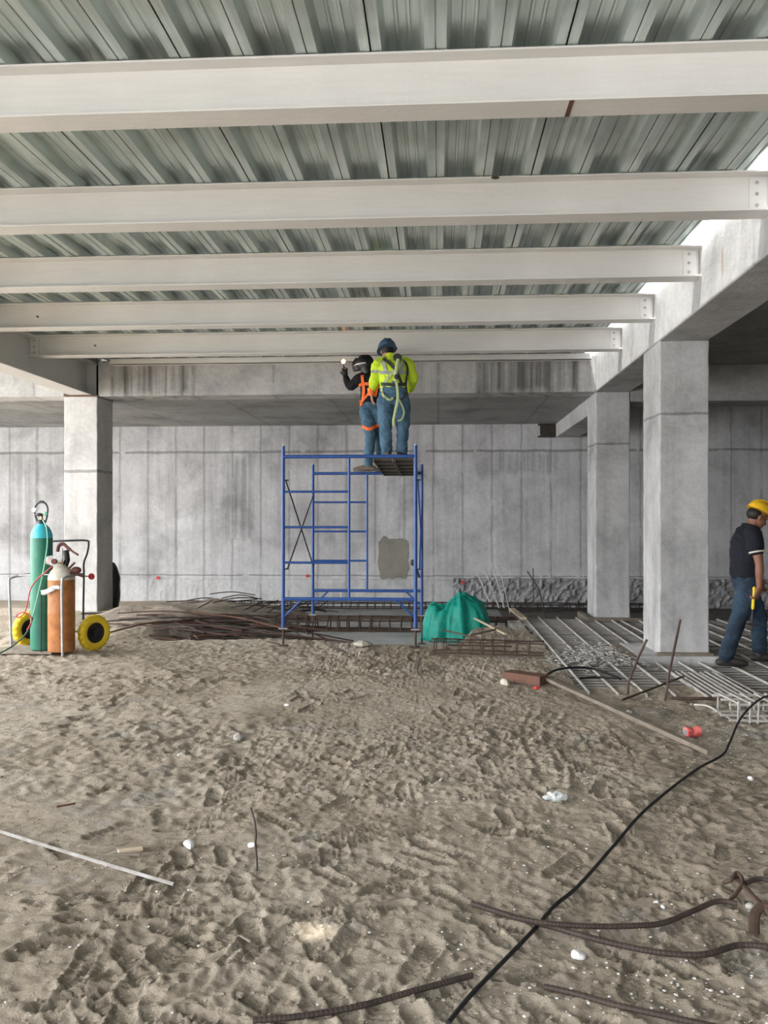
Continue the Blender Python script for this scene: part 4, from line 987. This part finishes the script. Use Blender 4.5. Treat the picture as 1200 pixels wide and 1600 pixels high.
def ribbon(name, srf, pts, wd, mat, parent, lift=.006, src=(0, -3, 0), dirn=(0, 1, 0), n=10, thick=.004):
    """a strap laid on the surface of one or more meshes"""
    trees = [BVHTree.FromObject(s_, bpy.context.evaluated_depsgraph_get()) for s_ in srf]; D = Vector(dirn)
    hits = []
    for p in curve_pts(pts, n):
        best = None
        for tr_ in trees:
            q_, nn, _, dd = tr_.ray_cast(p - D*2.0, D)
            if q_ is not None and (best is None or dd < best[2]): best = (q_, nn, dd)
        if best: hits.append((best[0]+best[1]*lift, best[1]))
    if len(hits) < 3: return None
    hits = [( (hits[max(i-1, 0)][0]+hits[i][0]+hits[min(i+1, len(hits)-1)][0])/3, hits[i][1]) for i in range(len(hits))]
    rr = []
    for i, (p, nn) in enumerate(hits):
        t_ = (hits[min(i+1, len(hits)-1)][0]-hits[max(i-1, 0)][0]).normalized(); w_ = t_.cross(nn).normalized()*wd/2; nn = nn*thick
        rr.append([p-w_-nn, p+w_-nn, p+w_+nn*.5, p-w_+nn*.5])
    return MB().rings(rr).build(name, mat, parent)
def V(*a): return Vector(a)
E = lambda rx, ry, rz: (Matrix.Rotation(R(rz), 3, 'Z') @ Matrix.Rotation(R(rx), 3, 'X') @ Matrix.Rotation(R(ry), 3, 'Y'))
def limb(mb, pts, rad, k=0.0, side=None): mb.cap(pts, [(r_[0]+k, r_[1]+k) if isinstance(r_, tuple) else r_+k for r_ in rad], side)

def worker_hivis():
    y = 10.50; s_ = y/FPX; p = PY(615, 713, y)
    o = thing('person', 'person in a yellow-green work shirt, jeans and harness standing on the scaffold, seen from behind', 'person', (p.x, p.y, 2.192+.045-.085*(y-10.056)/2.19+.002), YAW)
    f = lambda u, v, yy=0.0: V((u-615)*s_, yy, (714-v)*s_)
    hipL, hipR = f(604, 622, 0), f(626, 622, 0); kL, kR = f(602, 664, .03), f(629, 664, .05); aL, aR = f(604, 702, 0), f(628, 700, .03)
    pel, wst, chs, nek = f(615, 612, 0), f(615, 598, .01), f(614, 575, .06), f(611, 557, .13)
    shL, shR = f(592, 565, .10), f(636, 564, .12); eL, eR = f(585, 589, .08), f(646, 587, .10); wL, wR = f(580, 609, .10), f(641, 603, .27)
    hc = f(605, 542, .24); rot = E(-42, 0, 14)
    body = MB()
    limb(body, [pel, wst, chs, nek], [(.13, .09), (.12, .085), (.14, .095), (.06, .06)], 0, (1, 0, 0)); limb(body, [nek, hc+V(0, -.03, -.03)], [.055, .055])
    for a_, b_, c_ in ((shL, eL, wL), (shR, eR, wR)): limb(body, [a_, b_, c_], [.05, .04, .027]); limb(body, [nek, a_], [.05, .05])
    for a_, b_, c_ in ((hipL, kL, aL), (hipR, kR, aR)): limb(body, [a_, b_, c_], [.075, .052, .038])
    head(body, hc, rot); hand(body, wL, (.10, .05, -1), (1, .2, 0), -1, .35, 1.0); hand(body, wR, (-.2, 1, -.1), (-1, 0, 0), 1, .5)
    skinmesh('body', body, M['skin2'], o, .0075, 3)
    tr = MB(); k = .018
    limb(tr, [wst+V(0, 0, .02), pel, pel+V(0, 0, -.06)], [(.155, .11), (.165, .125), (.15, .12)], 0, (1, 0, 0))
    for a_, b_, c_ in ((hipL+V(-.01, -.02, 0), kL, aL), (hipR+V(.01, -.02, 0), kR, aR)): limb(tr, [a_, a_.lerp(b_, .5), b_, b_.lerp(c_, .5), c_+V(0, 0, -.01)], [.108, .100, .080, .074, .068])
    jeans = skinmesh('jeans', tr, M['jeans'], o, .010, 3, .014, (9, 9, 14), 3)
    sh = MB(); limb(sh, [wst+V(0, 0, -.05), wst.lerp(chs, .5), chs, nek.lerp(chs, .35), nek+V(0, -.03, -.03)], [(.165, .125), (.172, .13), (.185, .135), (.17, .115), (.085, .075)], 0, (1, 0, 0))
    for a_, b_, c_ in ((shL, eL, wL), (shR, eR, wR)): limb(sh, [nek.lerp(a_, .4), a_, a_.lerp(b_, .5), b_, c_.lerp(b_, .12)], [.075, .082, .073, .062, .045])
    shirt = skinmesh('shirt', sh, M['hivis'], o, .010, 3, .011, (10, 10, 12), 7)
    hardhat(o, hc + V(0, -.035, -.005), E(-14, 0, 14), M['helmet_b'], 1.12)
    MB().ell(hc + rot @ V(0, -.03, .01), (.080, .092, .085), 18, 12, rot).build('hair', M['hair'], o, smooth=True)
    MB().tube(curve_pts([nek+V(0, -.01, -.02), nek+V(0, .03, .045)]), .078, 16).build('collar', M['hivis'], o, smooth=True)
    boot(o, aL, (-.25, 1, 0), M['tan'], .0); boot(o, aR, (.45, 1, 0), M['leather'], .0)
    MB().tube([wL+V(-.002, 0, .055), wL+V(.002, 0, .0), wL+V(.01, .003, -.03)], [.050, .047, .043], 14).build('glove_cuff', M['orange'], o, smooth=True)
    # reflective tape and harness webbing laid over the shirt
    S = [shirt]
    for (a_, b_) in ((597, 603), (631, 626)):
        ribbon('reflective_strip', S, [f(a_, 561), f((a_+b_)/2, 568), f(b_, 580)], .045, M['reflect'], o)
    ribbon('reflective_strip', S, [f(594, 580), f(604, 581.5), f(615, 582), f(628, 581), f(637, 579)], .04, M['reflect'], o)
    ribbon('reflective_strip', S, [f(581, 577), f(585, 577.5), f(590, 578), f(593, 578)], .035, M['reflect'], o)
    ribbon('harness_strap', S, [f(599, 556.5), f(605, 563), f(614, 572), f(620, 583), f(626, 597), f(628, 603)], .04, M['darkweb'], o, .010)
    ribbon('harness_strap', S, [f(627, 556.5), f(629, 562), f(623, 572), f(614, 582), f(604, 593), f(598, 602)], .035, M['limeweb'], o, .010)
    ribbon('harness_strap', S, [f(629, 560), f(634, 566), f(636, 575), f(634, 590), f(633, 601)], .035, M['darkweb'], o, .012)
    J = [shirt, jeans]
    ribbon('leg_strap', J, [f(598, 602), f(597, 612), f(600, 619), f(608, 624), f(614, 621)], .03, M['limeweb'], o, .010)
    ribbon('leg_strap', J, [f(633, 601), f(635, 612), f(631, 620), f(623, 624), f(617, 620)], .03, M['darkweb'], o, .010)
    ribbon('waist_belt', J, [f(596, 599), f(606, 600.5), f(615, 601), f(625, 600.5), f(634, 599)], .04, M['darkweb'], o, .010)
    dr = MB().lathe([(0, -.008), (.05, -.008), (.055, 0), (.05, .008), (0, .008)], 18, Matrix.Translation(f(621, 557, -.06)+V(0, .02, 0)) @ Matrix.Rotation(R(75), 4, 'X')); dr.build('back_plate', M['darkweb'], o)
    MB().tube(curve_pts([f(622, 562, -.13), f(620, 572, -.16), f(618, 585, -.17), f(618, 597, -.17)]), [(.022, .014)]*25, 10).build('shock_absorber', M['limeweb'], o, smooth=True)
    MB().ell(f(619, 590, -.175), (.03, .02, .035)).build('carabiner_pouch', M['darkweb'], o)
    MB().tube(curve_pts([f(619, 598, -.17), f(621, 612, -.18), f(621, 625, -.18), f(618, 640, -.16), f(615, 655, -.13), f(615, 665, -.12)]), [(.016, .006)]*41, 8, side=(1, 0, 0)).build('lanyard', M['limeweb'], o)
    MB().tube(curve_pts([f(621, 622, -.18), f(628, 634, -.15), f(631, 645, -.14), f(627, 655, -.13), f(621, 657, -.13)]), [(.012, .005)]*33, 8).build('lanyard_loop', M['limeweb'], o)
    return o
worker_hivis()

def worker_black():
    y = 12.12; s_ = y/FPX; zs = 2.154; p = PY(578, 738, y)
    o = thing('person', 'person in black with an orange harness and face shield raising a torch', 'person', (p.x, p.y, zs), YAW)
    f = lambda u, v, yy=0.0: V((u-578)*s_, yy, (739-v)*s_)
    hipL, hipR = f(573, 645, 0), f(590, 645, 0); kL, kR = f(579, 684, -.05), f(594, 684, .10); aL, aR = f(576, 727, 0), f(596, 722, .10)
    pel, wst, chs, nek = f(581, 640, 0), f(581, 626, 0), f(581, 604, .02), f(575, 586, .05)
    shL, shR = f(561, 594, .03), f(594, 594, .03); eL, eR = f(547, 605, .08), f(600, 612, .08); wL, wR = f(539, 589, .12), f(588, 624, .22)
    hc = f(570, 571, .06); rot = E(8, 0, 68)
    body = MB()
    limb(body, [pel, wst, chs, nek], [(.13, .09), (.12, .085), (.13, .095), (.06, .06)], 0, (1, 0, 0)); limb(body, [nek, hc+V(.0, 0, -.03)], [.055, .055])
    for a_, b_, c_ in ((shL, eL, wL), (shR, eR, wR)): limb(body, [a_, b_, c_], [.05, .042, .027]); limb(body, [nek, a_], [.05, .05])
    for a_, b_, c_ in ((hipL, kL, aL), (hipR, kR, aR)): limb(body, [a_, b_, c_], [.075, .052, .038])
    head(body, hc, rot)
    skinmesh('body', body, M['skin'], o, .0075, 3)
    gv = MB(); hand(gv, wL, (-.12, .0, 1), (.2, 1, 0), 1, 1.0, 1.15)
    gv.tube([wL+V(.01, 0, -.05), wL+V(0, 0, .01)], [.038, .036], 12); skinmesh('glove', gv, M['plastic_k'], o, .007, 2)
    gv = MB(); hand(gv, wR, (-.3, 1, 0), (0, 0, -1), 1, .6, 1.1); skinmesh('glove', gv, M['plastic_k'], o, .007, 2)
    tr = MB(); limb(tr, [wst+V(0, 0, .0), pel, pel+V(0, 0, -.06)], [(.145, .11), (.165, .13), (.15, .12)], 0, (1, 0, 0))
    for a_, b_, c_ in ((hipL+V(0, -.03, 0), kL, aL), (hipR+V(0, -.03, 0), kR, aR)): limb(tr, [a_, a_.lerp(b_, .5), b_, b_.lerp(c_, .5), c_+V(0, 0, -.01)], [.112, .100, .078, .070, .062])
    jeans = skinmesh('jeans', tr, M['jeans'], o, .010, 3, .010, (9, 9, 16), 5)
    sh = MB(); limb(sh, [wst+V(0, 0, -.06), wst.lerp(chs, .5), chs, nek.lerp(chs, .35), nek+V(0, 0, 0)], [(.155, .12), (.16, .125), (.175, .13), (.16, .11), (.07, .07)], 0, (1, 0, 0))
    for a_, b_, c_ in ((shL, eL, wL), (shR, eR, wR)): limb(sh, [nek.lerp(a_, .4), a_, a_.lerp(b_, .5), b_, c_.lerp(b_, .12)], [.07, .078, .07, .060, .044])
    shirt = skinmesh('shirt', sh, M['black'], o, .010, 3, .008, (10, 10, 12), 2)
    # welding hood: shell over head and neck, white headband
    hd = MB().ell(hc + rot @ V(0, .0, .025), (.108, .130, .128), 24, 16, rot).tube([hc+V(.02, -.01, -.04), nek+V(.01, -.01, .0)], [.09, .085], 16)
    hd.tube([hc + rot @ V(0, .09, .06), hc + rot @ V(0, .13, -.01), hc + rot @ V(0, .11, -.10)], [(.075, .03), (.085, .035), (.06, .03)], 14)
    hood = skinmesh('welding_hood', hd, M['plastic_k'], o, .010, 4)
    MB().tube([hc + rot @ V(.112*math.cos(t_), .02+.125*math.sin(t_), .0-.03*math.sin(t_)) for t_ in [math.pi*2*k/28 for k in range(29)]], [(.009, .006)]*29, 8).build('headband', M['white'], o)
    MB().tube([hc + rot @ V(.075, .09, .075), hc + rot @ V(.085, .115, .0), hc + rot @ V(.07, .10, -.07)], .008, 8).build('shield_rim', M['white'], o)
    boot(o, aL, (-1, .25, 0), M['tan'], .0, 1.1); boot(o, aR, (-.3, 1, 0), M['leather'], .0)
    S = [shirt]; J = [shirt, jeans]
    ribbon('harness_strap', S, [f(566, 589), f(567.5, 600), f(569, 612), f(568, 624), f(567, 632)], .045, M['orange'], o, .010)
    ribbon('harness_strap', S, [f(588, 589), f(588, 600), f(588, 612), f(586, 624)], .045, M['orange'], o, .010)
    ribbon('harness_strap', S, [f(562, 605), f(569, 604), f(578, 604), f(588, 604.5), f(594, 605)], .045, M['orange'], o, .014)
    ribbon('waist_belt', S, [f(566, 631), f(574, 622), f(582, 614), f(592, 608)], .035, M['orange'], o, .012)
    ribbon('hip_strap', J, [f(564, 628), f(565, 634), f(566, 638)], .05, M['orange'], o, .012)
    ribbon('leg_strap', J, [f(567, 669), f(572, 673), f(579, 674), f(586, 670), f(593, 666), f(599, 666)], .045, M['orange'], o, .012)
    return o, f, wL
wb, fb, wlb = worker_black()
tp = Matrix.Translation(wb.location) @ Matrix.Rotation(YAW, 4, 'Z')
q0 = tp @ (wlb+V(-.02, .02, .07)); q1 = tp @ (wlb+V(-.03, .02, .19)); 
th_ = thing('welding_torch', 'small welding torch with an orange flame held up by the person in black', 'torch', q0)
MB().tube([V(0, .0, -.07), V(0, 0, .06), q1-q0], [.010, .010, .006], 10).build('torch_tube', M['tube_dark'], th_)
fl = MB().ell(q1-q0+V(0, 0, .035), (.026, .02, .034), 14, 10); fl.v = [tuple(Vector(c)+Vector((.3*noise.noise(Vector(c)*30), 0, 0))*.05) for c in fl.v]
fl.build('flame', M['flame'], th_, smooth=True)

def worker_walk():
    y = 8.95; s_ = y/FPX; p = PY(1160, 1036, y)
    o = thing('person', 'person in navy polo, jeans and yellow hard hat walking right past the near column', 'person', (p.x, p.y, 0.012), YAW)
    f = lambda u, v, yy=0.0: V((u-1160)*s_, yy, (1036-v)*s_)
    hipN, hipF = f(1166, 912, -.07), f(1166, 910, .09)        # near (camera side) and far hip
    # trailing leg is the near one, leading leg the far one
    kN, kF = f(1150, 966, -.06), f(1191, 962, .10); aN, aF = f(1131, 1020, -.06), f(1193, 1012, .10)
    pel, wst, chs, nek = f(1165, 903, .01), f(1164, 886, .01), f(1166, 851, .01), f(1172, 829, .01)
    shN, shF = f(1167, 838, -.16), f(1173, 838, .18); eN, eF = f(1172, 880, -.21), f(1185, 876, .24); wN, wF = f(1173, 916, -.20), f(1200, 905, .22)
    hc = f(1183, 811, .01); rot = E(-28, 0, -86)
    body = MB()
    limb(body, [pel, wst, chs, nek], [(.09, .13), (.085, .12), (.10, .14), (.05, .06)], 0, (1, 0, 0)); limb(body, [nek, hc+V(-.02, 0, -.03)], [.058, .055])
    for a_, b_, c_ in ((shN, eN, wN), (shF, eF, wF)): limb(body, [a_, a_.lerp(b_, .45), b_, b_.lerp(c_, .35), c_], [.055, .052, .041, .042, .028]); limb(body, [nek, a_], [.05, .05])
    for a_, b_, c_ in ((hipN, kN, aN), (hipF, kF, aF)): limb(body, [a_, b_, c_], [.075, .052, .038])
    head(body, hc, rot, 1.05); hand(body, wN, (-.32, .05, -1), (-.5, .8, 0), 1, 1.15, 1.12); hand(body, wF, (.2, 0, -1), (0, -1, 0), -1, .6, 1.05)
    skinmesh('body', body, M['skin'], o, .0075, 3)
    tr = MB(); limb(tr, [wst+V(0, 0, -.01), pel, pel+V(0, 0, -.06)], [(.12, .155), (.13, .165), (.12, .15)], 0, (1, 0, 0))
    limb(tr, [hipN, hipN.lerp(kN, .5), kN, kN.lerp(aN, .5), aN+V(0, 0, -.02)], [.108, .098, .080, .076, .074]); limb(tr, [hipF, hipF.lerp(kF, .5), kF, kF.lerp(aF, .5), aF+V(0, 0, -.02)], [.108, .10, .080, .074, .070])
    jeans = skinmesh('jeans', tr, M['jeans_dark'], o, .010, 3, .010, (9, 9, 14), 9)
    sh = MB(); limb(sh, [wst+V(0, 0, -.09), wst, wst.lerp(chs, .5), chs, nek.lerp(chs, .4), nek+V(-.005, 0, .0)], [(.135, .17), (.135, .165), (.142, .17), (.15, .175), (.12, .15), (.07, .07)], 0, (1, 0, 0))
    for a_, b_ in ((shN, eN), (shF, eF)): limb(sh, [nek.lerp(a_, .45), a_, a_.lerp(b_, .48)], [.075, .085, .076])
    skinmesh('polo_shirt', sh, M['navy'], o, .010, 3, .009, (8, 8, 8), 12)
    for a_, b_ in ((shN, eN), (shF, eF)):
        c_ = a_.lerp(b_, .60); d_ = (b_-a_).normalized()
        MB().tube([c_-d_*.012, c_+d_*.004], [.077, .078], 18).build('sleeve_trim', M['cream'], o, smooth=True)
    MB().tube([nek+V(0, 0, .0)+V(.072*math.cos(t_), .072*math.sin(t_), .03-.02*math.cos(t_)) for t_ in [math.pi*2*k/20 for k in range(21)]], [(.016, .008)]*21, 8).build('collar', M['navy'], o)
    MB().ell(hc + rot @ V(0, -.03, .02), (.083, .088, .075), 18, 12, rot).build('hair', M['hair'], o, smooth=True)
    hardhat(o, hc + rot @ V(0, -.005, .025), rot, M['helmet_y'], 1.0)
    boot(o, aN+V(0, 0, -.01), (1, -.1, 0), M['leather'], .0, 1.05); boot(o, aF, (1, .0, 0), M['leather'], .02, 1.05)
    return o, wN
ww, wn = worker_walk()
tp = Matrix.Translation(ww.location) @ Matrix.Rotation(YAW, 4, 'Z')
hb_ = tp @ (wn+V(-.045, .03, -.085))
hm = thing('hammer', 'hammer with a yellow handle held down by the person in navy', 'hammer', hb_)
hm.rotation_euler = (0, R(4), 0)
MB().cap([V(0, 0, .08), V(0, 0, .02), V(0, 0, -.12)], [.017, .015, .016]).build('handle', M['tyre'], hm, smooth=True)
MB().tube([V(0, 0, -.12), V(0, 0, -.27)], .009, 10).build('shaft', M['tube_dark'], hm, smooth=True)
MB().tube([V(-.055, 0, -.275), V(-.02, 0, -.28), V(.02, 0, -.28), V(.035, 0, -.28), V(.06, 0, -.27)], [.008, .014, .013, .018, .018], 12).build('head', M['tube_dark'], hm, smooth=True)
